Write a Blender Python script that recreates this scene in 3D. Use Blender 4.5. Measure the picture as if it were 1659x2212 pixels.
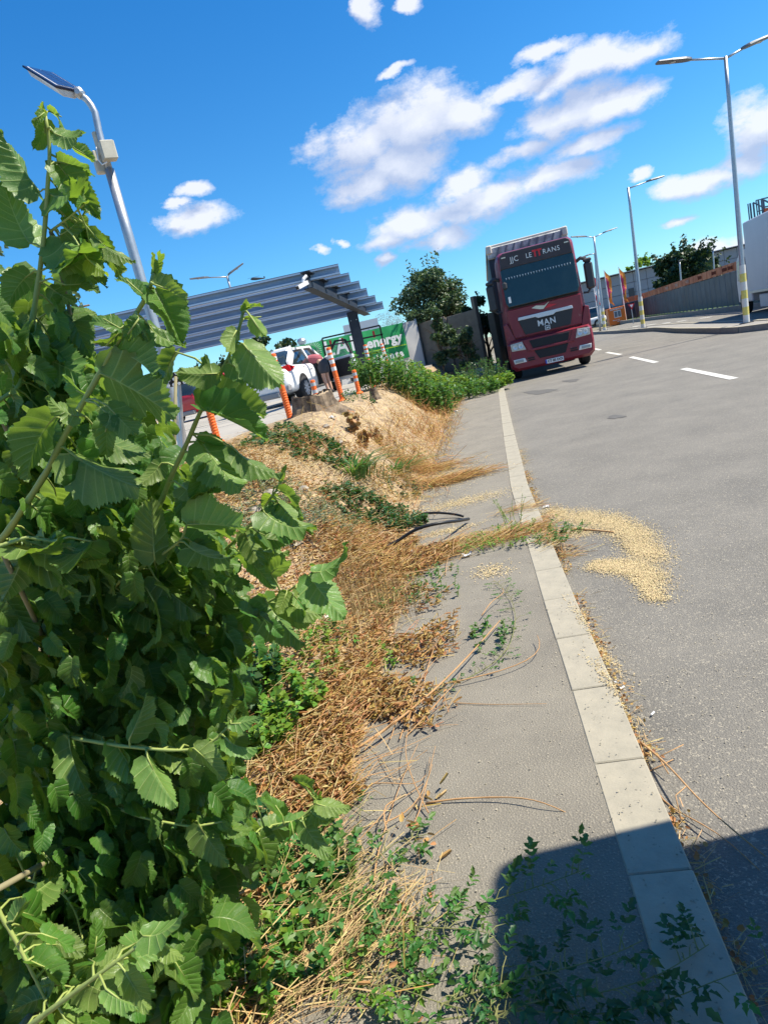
import bpy, math, random
import numpy as np
from mathutils import Vector, Matrix
from bisect import bisect_right

for o in list(bpy.data.objects): bpy.data.objects.remove(o)
S = bpy.context.scene
COL = S.collection
rng = np.random.default_rng(7)
random.seed(7)
R_ = math.radians

# ------------------------------------------------------------------ camera
HC = 1.45                      # eye height above the pavement
FP, CX, CY = 1470.0, 829.5, 1106.0      # focal length / centre of the photograph at 1659 x 2212
PITCH, ROLL = 12.2, 13.2
_fw = np.array([0, math.cos(R_(PITCH)), -math.sin(R_(PITCH))])
_rt = np.array([1.0, 0, 0]); _up = np.cross(_rt, _fw)
_c, _s = math.cos(R_(ROLL)), math.sin(R_(ROLL))
CR = _rt*_c - _up*_s; CU = _up*_c + _rt*_s; CF = _fw
EYE = np.array([0, 0, HC])
cam = bpy.data.cameras.new('camera'); camo = bpy.data.objects.new('camera', cam); COL.objects.link(camo)
cam.sensor_fit = 'VERTICAL'; cam.sensor_height = 36; cam.lens = 36*FP/2212
cam.clip_start = .05; cam.clip_end = 3000
M = Matrix(((CR[0], CU[0], -CF[0], 0), (CR[1], CU[1], -CF[1], 0), (CR[2], CU[2], -CF[2], HC), (0, 0, 0, 1)))
camo.matrix_world = M
S.camera = camo

# ------------------------------------------------------------------ sun and sky
SUN_EL, SUN_AZ = 55.0, -5.0    # azimuth measured from +X towards +Y
sd = np.array([math.cos(R_(SUN_AZ))*math.cos(R_(SUN_EL)), math.sin(R_(SUN_AZ))*math.cos(R_(SUN_EL)), math.sin(R_(SUN_EL))])
sun = bpy.data.lights.new('sun', 'SUN'); sun.energy = 5.0; sun.angle = R_(.55); sun.color = (1, .92, .77)
suno = bpy.data.objects.new('sun', sun); COL.objects.link(suno)
suno.rotation_euler = Vector(sd).to_track_quat('Z', 'Y').to_euler()
S.view_settings.view_transform = 'Standard'; S.view_settings.look = 'None'
S.view_settings.exposure = 0.80; S.view_settings.gamma = 1; S.view_settings.use_curve_mapping = False
S.render.engine = 'CYCLES'

def ray(x, y): return CF + CR*(x-CX)/FP - CU*(y-CY)/FP
def at(x, y, Y): d = ray(x, y); return EYE + d*Y/d[1]
def atd(x, y, d): return EYE + ray(x, y)*d
def gz(x, y, z=0.0): d = ray(x, y); return EYE + d*(z-HC)/d[2]

W = bpy.data.worlds.new('World'); S.world = W; W.use_nodes = True
nt = W.node_tree; nt.nodes.clear()
def N(t, **k):
    n = nt.nodes.new(t)
    for a, b in k.items(): setattr(n, a, b)
    return n
def L(a, b): nt.links.new(a, b)
def math_(op, a, b=None, c=None, clamp=False):
    n = N('ShaderNodeMath', operation=op, use_clamp=clamp)
    for i, v in enumerate((a, b, c)):
        if v is None: continue
        if isinstance(v, (int, float)): n.inputs[i].default_value = v
        else: L(v, n.inputs[i])
    return n.outputs[0]
def vmath(op, a, b=None):
    n = N('ShaderNodeVectorMath', operation=op)
    for i, v in enumerate((a, b)):
        if v is None: continue
        if isinstance(v, (tuple, list)): n.inputs[i].default_value = v
        else: L(v, n.inputs[i])
    return n.outputs['Value'] if op in ('LENGTH', 'DOT_PRODUCT') else n.outputs[0]
sky = N('ShaderNodeTexSky'); sky.sky_type = 'NISHITA'; sky.sun_disc = False
sky.sun_elevation = R_(SUN_EL); sky.sun_rotation = R_(90-SUN_AZ)
sky.altitude = 100; sky.air_density = 1.0; sky.dust_density = .1; sky.ozone_density = 4.0
hs = N('ShaderNodeHueSaturation'); hs.inputs['Saturation'].default_value = 1.14; hs.inputs['Hue'].default_value = .49; hs.inputs['Value'].default_value = 1.0
L(sky.outputs[0], hs.inputs['Color'])
bg = N('ShaderNodeBackground'); bg.inputs[1].default_value = .135
spz = N('ShaderNodeTexCoord'); spx = N('ShaderNodeSeparateXYZ'); L(spz.outputs['Generated'], spx.inputs[0])
tint = N('ShaderNodeMix', data_type='RGBA'); L(math_('MULTIPLY', spx.outputs[2], 2.2, None, True), tint.inputs[0])
tint.inputs[6].default_value = (.43, .64, .76, 1); tint.inputs[7].default_value = (.20, .56, .82, 1)
mul = N('ShaderNodeMix', data_type='RGBA', blend_type='MULTIPLY'); mul.inputs[0].default_value = 1; L(hs.outputs[0], mul.inputs[6]); L(tint.outputs[2], mul.inputs[7]); L(mul.outputs[2], bg.inputs[0])
# clouds: ellipses in azimuth / elevation, broken up by fractal noise
CLOUDS = [(900,262,120,66),(775,322,95,55),(1000,250,60,42),(790,395,80,34),(870,345,100,50),(1000,398,62,26),
 (1215,248,120,38),(1330,222,80,26),(1130,325,70,22),(1270,308,85,24),(890,480,100,36),(1040,432,130,36),(1190,388,115,26),
 (950,512,80,24),(830,520,60,18),(1100,186,95,20),(1255,152,130,32),(1180,108,62,13),(1350,130,80,20),
 (430,468,70,24),(433,403,26,14),(390,434,26,8),(827,558,26,13),(735,525,17,8),(690,545,16,8),(800,20,20,30),(882,8,24,16),
 (845,150,42,9),(1650,265,75,40),(1600,352,60,32),(1515,388,95,28),(1385,375,18,12),(1462,483,34,9),(1390,610,90,18),(1560,545,70,20)]
tc = N('ShaderNodeTexCoord'); sp = N('ShaderNodeSeparateXYZ'); L(tc.outputs['Generated'], sp.inputs[0])
az = math_('ARCTAN2', sp.outputs[0], sp.outputs[1]); el = math_('ARCSINE', sp.outputs[2])
def noise(vec, scale, detail=6, rough=.55):
    n = N('ShaderNodeTexNoise'); n.inputs['Scale'].default_value = scale; n.inputs['Detail'].default_value = detail
    n.inputs['Roughness'].default_value = rough; L(vec, n.inputs['Vector']); return n
cb = N('ShaderNodeCombineXYZ'); L(az, cb.inputs[0]); L(math_('MULTIPLY', el, 1.5), cb.inputs[1])
n1 = noise(cb.outputs[0], 9, 7, .6); n2 = noise(cb.outputs[0], 30, 7, .68)
ce = N('ShaderNodeCombineXYZ'); L(az, ce.inputs[0]); L(el, ce.inputs[1])
warp = vmath('MULTIPLY', vmath('SUBTRACT', n1.outputs['Color'], (.5, .5, .5)), (.09, .05, 0))
pos = vmath('ADD', ce.outputs[0], warp)
def blobs(p):
    acc = None
    for (x, y, rx, ry) in CLOUDS:
        d = ray(x, y); d = d/np.linalg.norm(d)
        c = (math.atan2(d[0], d[1]), math.asin(d[2]), 0)
        v = vmath('MULTIPLY', vmath('SUBTRACT', p, c), (FP/rx/1.28*math.cos(c[1]), FP/ry/1.30, 0))
        b = math_('SUBTRACT', 1.0, vmath('LENGTH', v))
        acc = b if acc is None else math_('SMOOTH_MAX', acc, b, .12)
    return acc
# beyond the photograph the same kind of scattered cumulus goes on
far = noise(cb.outputs[0], 2.6, 3, .5)
side = math_('MULTIPLY', math_('SUBTRACT', math_('ABSOLUTE', az), .95, None, True), 3, None, True)
farb = math_('SUBTRACT', math_('MULTIPLY', math_('SUBTRACT', far.outputs[0], .57), 6), math_('SUBTRACT', 1, side))
b0 = math_('MAXIMUM', blobs(pos), farb)
b1 = blobs(vmath('ADD', pos, (.012, .026, 0)))
nz = math_('ADD', math_('MULTIPLY', math_('SUBTRACT', n1.outputs[0], .5), 1.15), math_('MULTIPLY', math_('SUBTRACT', n2.outputs[0], .5), 1.0))
dens = math_('MULTIPLY', math_('ADD', math_('SUBTRACT', b0, .10), nz), 2.0, None, True)
dens = math_('MULTIPLY', math_('SMOOTH_MIN', dens, 1, .3), .96)
dens = math_('MULTIPLY', dens, math_('MULTIPLY', math_('SUBTRACT', el, -.01, None, True), 25, None, True))
lit = math_('ADD', math_('MULTIPLY', math_('SUBTRACT', b0, b1), 1.3), math_('ADD', .30, math_('MULTIPLY', nz, .75)), None, True)
ccr = N('ShaderNodeMix', data_type='RGBA'); L(lit, ccr.inputs[0])
ccr.inputs[6].default_value = (.36, .43, .60, 1); ccr.inputs[7].default_value = (.70, .72, .78, 1)
bg2 = N('ShaderNodeBackground'); bg2.inputs[1].default_value = .80; L(ccr.outputs[2], bg2.inputs[0])
mx = N('ShaderNodeMixShader'); L(dens, mx.inputs[0]); L(bg.outputs[0], mx.inputs[1]); L(bg2.outputs[0], mx.inputs[2])
wo = N('ShaderNodeOutputWorld'); L(mx.outputs[0], wo.inputs[0])

# ------------------------------------------------------------------ materials
MATS = {}
def mat(name, col, rough=.7, metal=0.0, var=.12, scale=20.0, col2=None, bump=0.0, bscale=200.0, spec=.4, coat=0.0, contrast=1.0, alpha=1.0, speck=None, bdist=.004):
    if name in MATS: return MATS[name]
    m = bpy.data.materials.new(name); m.use_nodes = True; t = m.node_tree; b = t.nodes['Principled BSDF']
    def A(ty): return t.nodes.new(ty)
    tcx = A('ShaderNodeTexCoord'); nz = A('ShaderNodeTexNoise'); nz.inputs['Scale'].default_value = scale; nz.inputs['Detail'].default_value = 10
    nz.inputs['Roughness'].default_value = .7
    t.links.new(tcx.outputs['Object'], nz.inputs['Vector'])
    mr = A('ShaderNodeMapRange'); mr.inputs[1].default_value = .5-.22/contrast; mr.inputs[2].default_value = .5+.22/contrast
    t.links.new(nz.outputs[0], mr.inputs[0])
    mxn = A('ShaderNodeMix'); mxn.data_type = 'RGBA'; t.links.new(mr.outputs[0], mxn.inputs[0])
    c2 = col2 if col2 else tuple(min(1, c*(1+var)) for c in col)
    c1 = col if col2 else tuple(c*(1-var) for c in col)
    mxn.inputs[6].default_value = (*c1, 1); mxn.inputs[7].default_value = (*c2, 1)
    out = mxn.outputs[2]
    if speck:
        (sc, lo, hi, sscale) = speck
        n3 = A('ShaderNodeTexNoise'); n3.inputs['Scale'].default_value = sscale; n3.inputs['Detail'].default_value = 3
        t.links.new(tcx.outputs['Object'], n3.inputs['Vector'])
        r3 = A('ShaderNodeMapRange'); r3.inputs[1].default_value = lo; r3.inputs[2].default_value = hi; t.links.new(n3.outputs[0], r3.inputs[0])
        m3 = A('ShaderNodeMix'); m3.data_type = 'RGBA'; t.links.new(r3.outputs[0], m3.inputs[0]); t.links.new(out, m3.inputs[6]); m3.inputs[7].default_value = (*sc, 1)
        out = m3.outputs[2]
    t.links.new(out, b.inputs['Base Color'])
    b.inputs['Roughness'].default_value = rough; b.inputs['Metallic'].default_value = metal
    b.inputs['Specular IOR Level'].default_value = spec; b.inputs['Coat Weight'].default_value = coat
    b.inputs['Alpha'].default_value = alpha
    if bump:
        nb = A('ShaderNodeTexNoise'); nb.inputs['Scale'].default_value = bscale; nb.inputs['Detail'].default_value = 4
        t.links.new(tcx.outputs['Object'], nb.inputs['Vector'])
        bp = A('ShaderNodeBump'); bp.inputs['Strength'].default_value = bump; bp.inputs['Distance'].default_value = bdist
        t.links.new(nb.outputs[0], bp.inputs['Height']); t.links.new(bp.outputs[0], b.inputs['Normal'])
    MATS[name] = m; return m

def leafmat(name, top, under, vein, trans, tw=.35, veins=True, rough=.45, hue=.03, nv=9.0):
    m = bpy.data.materials.new(name); m.use_nodes = True; t = m.node_tree; t.nodes.remove(t.nodes['Principled BSDF'])
    out = t.nodes['Material Output']
    def A(ty, **k):
        n = t.nodes.new(ty)
        for a, b in k.items(): setattr(n, a, b)
        return n
    K = t.links.new
    def mt(op, a, b=None, clamp=False):
        n = A('ShaderNodeMath', operation=op, use_clamp=clamp)
        for i, v in enumerate((a, b)):
            if v is None: continue
            if isinstance(v, (int, float)): n.inputs[i].default_value = v
            else: K(v, n.inputs[i])
        return n.outputs[0]
    def mixc(f, a, b):
        n = A('ShaderNodeMix', data_type='RGBA')
        if isinstance(f, (int, float)): n.inputs[0].default_value = f
        else: K(f, n.inputs[0])
        for i, v in ((6, a), (7, b)):
            if isinstance(v, tuple): n.inputs[i].default_value = (*v, 1)
            else: K(v, n.inputs[i])
        return n.outputs[2]
    geo = A('ShaderNodeNewGeometry')
    base = mixc(geo.outputs['Backfacing'], top, under)
    tcx = A('ShaderNodeTexCoord')
    info = A('ShaderNodeObjectInfo')
    isl = mt('FRACT', mt('ADD', geo.outputs['Random Per Island'], info.outputs['Random']))
    hs = A('ShaderNodeHueSaturation'); K(base, hs.inputs['Color'])
    K(mt('ADD', .5+hue*.3, mt('MULTIPLY', mt('SUBTRACT', isl, .5), -hue*1.6)), hs.inputs['Hue'])
    K(mt('ADD', .72, mt('MULTIPLY', mt('FRACT', mt('MULTIPLY', isl, 7.3)), .56)), hs.inputs['Value'])
    base = hs.outputs[0]
    nz = A('ShaderNodeTexNoise'); nz.inputs['Scale'].default_value = 35; K(tcx.outputs['Object'], nz.inputs['Vector'])
    base = mixc(mt('MULTIPLY', nz.outputs[0], .35), base, tuple(c*.6 for c in top))
    normal = None
    if veins:
        sp = A('ShaderNodeSeparateXYZ'); K(tcx.outputs['UV'], sp.inputs[0])
        u = mt('ABSOLUTE', mt('SUBTRACT', sp.outputs[0], .5)); v = sp.outputs[1]
        mid = mt('SUBTRACT', 1, mt('MULTIPLY', u, 36), True)
        fr = mt('ABSOLUTE', mt('SUBTRACT', mt('FRACT', mt('ADD', mt('MULTIPLY', v, nv), .5)), .5))
        lat = mt('SUBTRACT', 1, mt('MULTIPLY', fr, mt('ADD', 8, mt('MULTIPLY', u, 14))), True)
        wv = A('ShaderNodeTexVoronoi', feature='DISTANCE_TO_EDGE'); wv.inputs['Scale'].default_value = 30
        K(tcx.outputs['UV'], wv.inputs['Vector'])
        ret = mt('MULTIPLY', mt('SUBTRACT', 1, mt('MULTIPLY', wv.outputs['Distance'], 14), True), .22)
        ve = mt('MAXIMUM', mt('MAXIMUM', mid, mt('MULTIPLY', lat, .8)), ret, True)
        amt = mt('ADD', .35, mt('MULTIPLY', geo.outputs['Backfacing'], .45))
        base = mixc(mt('MULTIPLY', ve, amt), base, vein)
        bp = A('ShaderNodeBump'); bp.inputs['Strength'].default_value = .55; bp.inputs['Distance'].default_value = .002
        K(mt('MULTIPLY', ve, -1.0), bp.inputs['Height']); normal = bp.outputs[0]
    p = A('ShaderNodeBsdfPrincipled'); K(base, p.inputs['Base Color'])
    p.inputs['Roughness'].default_value = rough; p.inputs['Specular IOR Level'].default_value = .45
    tr = A('ShaderNodeBsdfTranslucent')
    K(mixc(.65, base, trans), tr.inputs['Color'])
    if normal: K(normal, p.inputs['Normal'])
    ms = A('ShaderNodeMixShader'); ms.inputs[0].default_value = tw; K(p.outputs[0], ms.inputs[1]); K(tr.outputs[0], ms.inputs[2])
    K(ms.outputs[0], out.inputs[0]); MATS[name] = m
    return m

# ------------------------------------------------------------------ builders
def norm(v): v = np.asarray(v, float); return v/(np.linalg.norm(v)+1e-12)
def link(o, parent=None):
    COL.objects.link(o)
    if parent is not None: o.parent = parent
    return o
def tag(o, label=None, cat=None, group=None, kind=None):
    if label: o['label'] = label
    if cat: o['category'] = cat
    if group: o['group'] = group
    if kind: o['kind'] = kind
    return o
def thing(name, loc, label, cat, rz=0.0, group=None):
    o = bpy.data.objects.new(name, None); COL.objects.link(o); o.empty_display_size = .1
    o.location = Vector(loc); o.rotation_euler = (0, 0, rz); return tag(o, label, cat, group)
def copy_tree(o, parent=None):
    c = o.copy(); COL.objects.link(c)
    if parent is not None: c.parent = parent
    for ch in list(o.children): copy_tree(ch, c)
    return c
class MB:
    def __init__(s): s.v = []; s.f = []; s.mi = []; s.cur = 0; s.T = None
    def add(s, vs, fs):
        n = len(s.v)
        for p in vs:
            p = Vector(p)
            if s.T is not None: p = s.T @ p
            s.v.append(tuple(p))
        for f in fs: s.f.append(tuple(i+n for i in f)); s.mi.append(s.cur)
        return s
    def box(s, c, d, rz=0.0, bev=0.0, rx=0.0):
        x, y, z = d[0]/2, d[1]/2, d[2]/2
        b = min(bev, x*.9, y*.9, z*.9)
        m = Matrix.Translation(Vector(c)) @ Matrix.Rotation(rz, 4, 'Z') @ Matrix.Rotation(rx, 4, 'X')
        if b <= 0:
            vs = [(sx*x, sy*y, sz*z) for sz in (-1, 1) for sx, sy in ((-1, -1), (1, -1), (1, 1), (-1, 1))]
            fs = [(3, 2, 1, 0), (4, 5, 6, 7), (0, 1, 5, 4), (1, 2, 6, 5), (2, 3, 7, 6), (3, 0, 4, 7)]
        else:
            vs = []
            for (zz, e) in ((-z, b), (-z+b, 0), (z-b, 0), (z, b)):
                X, Y = x-e, y-e
                for (px, py) in ((-X+b, -Y), (X-b, -Y), (X, -Y+b), (X, Y-b), (X-b, Y), (-X+b, Y), (-X, Y-b), (-X, -Y+b)): vs.append((px, py, zz))
            fs = [tuple(range(7, -1, -1)), tuple(range(24, 32))]
            for k in range(3):
                for i in range(8): j = (i+1) % 8; fs.append((k*8+i, k*8+j, k*8+8+j, k*8+8+i))
        return s.add([m @ Vector(p) for p in vs], fs)
    def tube(s, pts, rad, n=8, cap=True):
        pts = [np.asarray(p, float) for p in pts]; k = len(pts)
        if not hasattr(rad, '__len__'): rad = [rad]*k
        vs = []; ref = None
        for i, p in enumerate(pts):
            t = norm(pts[min(i+1, k-1)]-pts[max(i-1, 0)])
            if ref is None: ref = np.array([0, 0, 1.0]) if abs(t[2]) < .9 else np.array([1.0, 0, 0])
            a = norm(np.cross(t, ref)); b = np.cross(a, t); ref = b
            for j in range(n):
                q = 2*math.pi*j/n; vs.append(p+(a*math.cos(q)+b*math.sin(q))*rad[i])
        fs = [(i*n+j, i*n+(j+1) % n, (i+1)*n+(j+1) % n, (i+1)*n+j) for i in range(k-1) for j in range(n)]
        if cap: fs += [tuple(range(n-1, -1, -1)), tuple(range((k-1)*n, k*n))]
        return s.add(vs, fs)
    def bar(s, a, b, w, h=None, up=(0, 0, 1)):
        a, b = np.asarray(a, float), np.asarray(b, float); h = h or w
        t = norm(b-a); u = np.asarray(up, float)
        if abs(t@u) > .95: u = np.array([0, 1.0, 0])
        sx = norm(np.cross(t, u))*w/2; sy = norm(np.cross(sx, t))*h/2
        vs = [p+i*sx+j*sy for p in (a, b) for i, j in ((-1, -1), (1, -1), (1, 1), (-1, 1))]
        return s.add(vs, [(0, 1, 2, 3), (7, 6, 5, 4), (1, 0, 4, 5), (2, 1, 5, 6), (3, 2, 6, 7), (0, 3, 7, 4)])
    def lathe(s, prof, n=16, c=(0, 0, 0), axis='Z'):
        vs = []; fs = []
        for (r, z) in prof:
            for j in range(n):
                q = 2*math.pi*j/n; p = (r*math.cos(q), r*math.sin(q), z)
                if axis == 'X': p = (z, p[0], p[1])
                if axis == 'Y': p = (p[0], z, p[1])
                vs.append((p[0]+c[0], p[1]+c[1], p[2]+c[2]))
        k = len(prof)
        for i in range(k-1):
            for j in range(n): fs.append((i*n+j, i*n+(j+1) % n, (i+1)*n+(j+1) % n, (i+1)*n+j))
        fs += [tuple(range(n-1, -1, -1)), tuple(range((k-1)*n, k*n))]
        return s.add(vs, fs)
    def prism(s, poly, y0, y1, plane='XZ'):
        n = len(poly)
        def P(p, y): return (p[0], y, p[1]) if plane == 'XZ' else ((y, p[0], p[1]) if plane == 'YZ' else (p[0], p[1], y))
        vs = [P(p, y0) for p in poly]+[P(p, y1) for p in poly]
        fs = [tuple(range(n)), tuple(range(2*n-1, n-1, -1))]+[(i, n+i, n+(i+1) % n, (i+1) % n) for i in range(n)]
        return s.add(vs, fs)
    def build(s, name, m, parent=None, smooth=False, bevel=0.0):
        me = bpy.data.meshes.new(name); me.from_pydata(s.v, [], s.f)
        ms = m if isinstance(m, (list, tuple)) else [m]
        for q in ms: me.materials.append(q)
        if len(ms) > 1: me.polygons.foreach_set('material_index', s.mi)
        import bmesh
        bm = bmesh.new(); bm.from_mesh(me); bmesh.ops.recalc_face_normals(bm, faces=bm.faces); bm.to_mesh(me); bm.free()
        if smooth: me.shade_smooth()
        me.update()
        o = bpy.data.objects.new(name, me); link(o, parent)
        if bevel:
            md = o.modifiers.new('bevel', 'BEVEL'); md.width = bevel; md.segments = 2; md.limit_method = 'ANGLE'; md.angle_limit = R_(40)
        if smooth == 'edge':
            pass
        return o
def obj(name, vs, fs, m, parent=None, uv=None, smooth=False):
    me = bpy.data.meshes.new(name); vs = np.asarray(vs, np.float32); fs = np.asarray(fs, np.int32)
    nf, k = fs.shape
    me.vertices.add(len(vs)); me.vertices.foreach_set('co', vs.ravel())
    me.loops.add(nf*k); me.loops.foreach_set('vertex_index', fs.ravel())
    me.polygons.add(nf); me.polygons.foreach_set('loop_start', np.arange(0, nf*k, k, dtype=np.int32)); me.polygons.foreach_set('loop_total', np.full(nf, k, np.int32))
    if uv is not None:
        l = me.uv_layers.new(name='UVMap'); l.data.foreach_set('uv', np.asarray(uv, np.float32)[fs.ravel()].ravel())
    me.materials.append(m); me.update(calc_edges=True)
    if smooth: me.shade_smooth()
    me.validate()
    o = bpy.data.objects.new(name, me); return link(o, parent)
def frames(dirs, ups):
    """rotation matrices whose Y axis is dirs and whose Z axis is close to ups"""
    y = dirs/(np.linalg.norm(dirs, axis=1, keepdims=True)+1e-9)
    x = np.cross(y, ups); x /= (np.linalg.norm(x, axis=1, keepdims=True)+1e-9); z = np.cross(x, y)
    return np.stack([x, y, z], axis=2)
def scatter(name, tv, tf, P, Rm, sc, m, parent=None, uv=None, smooth=False):
    tv = np.asarray(tv, float); tf = np.asarray(tf, int); n = len(P); k = len(tv)
    sc = np.asarray(sc, float)
    if sc.ndim == 1: sc = sc[:, None]*np.ones((1, 3))
    V = np.einsum('nij,nkj->nki', Rm, tv[None]*sc[:, None, :])+np.asarray(P)[:, None, :]
    Fs = tf[None]+(np.arange(n)*k)[:, None, None]
    U = np.tile(np.asarray(uv), (n, 1)) if uv is not None else None
    return obj(name, V.reshape(-1, 3), Fs.reshape(-1, tf.shape[1]), m, parent, U, smooth)
def rdir(n, zlo=-1, zhi=1):
    a = rng.uniform(0, 2*math.pi, n); z = rng.uniform(zlo, zhi, n); r = np.sqrt(np.maximum(0, 1-z*z))
    return np.stack([r*np.cos(a), r*np.sin(a), z], 1)
def textobj(name, s, size, m, parent, Mx, ext=.004, bold=0.0, align='CENTER', spacing=1.0):
    cu = bpy.data.curves.new(name, 'FONT'); cu.body = s; cu.size = size; cu.extrude = ext; cu.offset = bold
    cu.align_x = align; cu.align_y = 'CENTER'; cu.space_character = spacing; cu.resolution_u = 3
    t = bpy.data.objects.new(name, cu); COL.objects.link(t)
    dg = bpy.context.evaluated_depsgraph_get(); me = bpy.data.meshes.new_from_object(t.evaluated_get(dg))
    bpy.data.objects.remove(t); me.materials.clear(); me.materials.append(m); me.name = name
    o = bpy.data.objects.new(name, me); link(o, parent); o.matrix_local = Mx; return o

LEAF2 = ([(0, 0, 0), (.5, .45, .12), (0, 1, -.05), (-.5, .45, .12)], [(0, 1, 2), (0, 2, 3)])
# ------------------------------------------------------------------ terrain
KY = [-6, 1.14, 1.66, 2.6, 3.4, 4.6, 6.4, 10.6, 20, 60]
KX = [-.85, .34, .43, .59, .72, .93, 1.24, 2.10, 4.06, 12.9]
def kx(y): return float(np.interp(y, KY, KX))
def vx(y): return kx(y)-np.interp(y, [1, 4, 8, 20], [.88, .80, .95, 1.2])     # pavement's left edge
def sst(t): t = np.clip(t, 0, 1); return t*t*(3-2*t)
def tz(x, y):
    y = np.asarray(y, float); x = np.asarray(x, float)
    s = np.interp(y, KY, KX)-np.interp(y, [1, 4, 8, 20], [.88, .80, .95, 1.2])-x
    b = .05*np.sin(x*5.1+y*3.3)+.035*np.sin(x*9.7-y*7.9+1)+.02*np.sin(x*17+y*13)
    m = .10*np.exp(-((x+.30)**2+(y-9.2)**2*.35))
    return .9*sst(s/1.45)*sst((y-1.8)/4.6)+np.clip(s*3, 0, 1)*(.02+b*.6)*np.clip(1.3-s/2, 0, 1)+m*np.clip(s*2, 0, 1)
def ghit(px, py):
    d = ray(px, py); t = .3
    for i in range(4000):
        p = EYE+d*t
        if p[2] <= tz(p[0], p[1]): break
        t += .012 if t < 12 else .05
    return p

ASPH = mat('pavement asphalt', (.160, .147, .124), .95, var=.2, scale=2.2, bump=1.0, bscale=150, bdist=.007, col2=(.25, .228, .185), speck=((.36, .32, .25), .58, .70, 150))
ROAD = mat('road asphalt', (.130, .124, .112), .93, var=.2, scale=1.1, bump=1.0, bscale=140, bdist=.008, col2=(.205, .192, .168), contrast=1.1, speck=((.34, .31, .25), .56, .68, 115))
KERB = mat('kerb concrete', (.27, .25, .20), .9, var=.1, scale=7, contrast=1.3, bump=.25, bscale=120, col2=(.37, .335, .26), speck=((.15, .14, .115), .65, .74, 55))
SOIL = mat('verge soil', (.17, .12, .075), 1.0, scale=3.5, contrast=1.8, col2=(.38, .29, .19), bump=1, bscale=60, speck=((.45, .33, .17), .5, .62, 25))
CONC = mat('lot concrete', (.30, .28, .245), .9, scale=1.2, col2=(.39, .36, .31), bump=.2, bscale=80, speck=((.2, .19, .17), .62, .75, 12))
GRASS = mat('grass green', (.045, .085, .02), .9, scale=4, col2=(.09, .14, .035))

g = obj('ground', [(-900, -400, -.17), (900, -400, -.17), (900, 1600, -.17), (-900, 1600, -.17)], [(0, 1, 2, 3)], mat('dusty ground', (.16, .14, .10), 1, scale=.05, col2=(.22, .19, .13)))
tag(g, kind='structure')
ys = np.concatenate([np.arange(-6, 1, 1.0), np.arange(1, 12, .12), np.arange(12, 34, .5), np.arange(34, 61, 3)])
# verge
cols = np.concatenate([np.linspace(-40, -4, 10), np.linspace(-3.4, .06, 34)])
V = []
for y in ys:
    for c in cols:
        x = vx(y)+c; V.append((x, y, float(tz(x, y)) if c < .04 else -.05))
nc = len(cols)
F_ = [(i*nc+j, i*nc+j+1, (i+1)*nc+j+1, (i+1)*nc+j) for i in range(len(ys)-1) for j in range(nc-1)]
o = obj('verge', V, F_, SOIL, smooth=True); tag(o, kind='structure')
def strip(name, ys, fl, fr, z, m, th=.2):
    V = []; F = []
    for y in ys: V += [(fl(y), y, z), (fr(y), y, z)]
    for i in range(len(ys)-1): F.append((2*i, 2*i+1, 2*i+3, 2*i+2))
    o = obj(name, V, F, m); return tag(o, kind='structure')
strip('pavement', ys, lambda y: vx(y)-.03, lambda y: kx(y)+.01, 0.0, ASPH)
strip('road', ys, lambda y: kx(y)+.10, lambda y: kx(y)+60, -.1, ROAD)
# kerb stones
KW = .165
kr = thing('kerb', (0, 0, 0), None, None); kr['kind'] = 'structure'; del kr['kind']; kr['kind'] = 'structure'
me0 = None; y = -1.4; i = 0
while y < 30:
    y2 = y+.5*math.cos(.2); x1, x2 = kx(y), kx(y2)
    mb = MB(); L0 = math.hypot(x2-x1, y2-y)
    if me0 is None:
        mb.box((KW/2, L0/2, -.10), (KW, L0-.0035, .21), bev=.004); so = mb.build('kerb_stone', KERB, kr); me0 = so.data
    else:
        so = bpy.data.objects.new('kerb_stone', me0); link(so, kr)
    so.location = (x1, y, random.uniform(-.002, .003)); so.rotation_euler = (random.uniform(-.003, .003), random.uniform(-.006, .006), math.atan2(x1-x2, y2-y)+random.uniform(-.004, .004))
    y = y2
# painted centre dashes
PAINT = mat('road paint', (.62, .61, .56), .8, scale=8, col2=(.5, .49, .45))
for (a, b) in (((1475, 796), (1585, 818)), ((1362, 771), (1417, 783)), ((1310, 761), (1340, 766)), ((1283, 753), (1296, 756)), ((1270, 748.5), (1278, 750))):
    p, q = gz(*a, -.094), gz(*b, -.094); p[2] = q[2] = -.094
    t = norm(q-p); w = np.array([-t[1], t[0], 0])*.07
    tag(obj('lane_marking', [p-w, q-w, q+w, p+w], [(0, 1, 2, 3)], PAINT), kind='structure')
def PX(x, y, z=-.1): p = gz(x, y, z); return p
# ------------------------------------------------------------------ traffic island and far carriageway
GALV = mat('galvanised steel', (.36, .38, .40), .45, .75, scale=14, col2=(.50, .52, .54))
DARKM = mat('dark painted metal', (.05, .055, .06), .5)
BLACK = mat('black rubber', (.022, .022, .024), .8)
WHITE = mat('white paint', (.74, .74, .74), .4, var=.04)
ipx = [(1279, 722), (1340, 719.5), (1419, 714.5), (1469, 718), (1569, 719.5), (1625, 717), (1659, 711), (1760, 700)]
iin = [(1279, 717), (1340, 712), (1419, 702), (1481, 698), (1560, 695.5), (1659, 691), (1800, 680)]
near = [PX(*p) for p in ipx]; far = [gz(*p, .05) for p in iin]
fx = np.linspace(0, 1, 24)
def resamp(P, n):
    P = np.array(P); s = np.concatenate([[0], np.cumsum(np.linalg.norm(np.diff(P, axis=0), axis=1))]); q = np.linspace(0, s[-1], n)
    return np.stack([np.interp(q, s, P[:, i]) for i in range(3)], 1)
A_, B_ = resamp(near, 24), resamp(far, 24)
V = []; F = []
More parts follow.
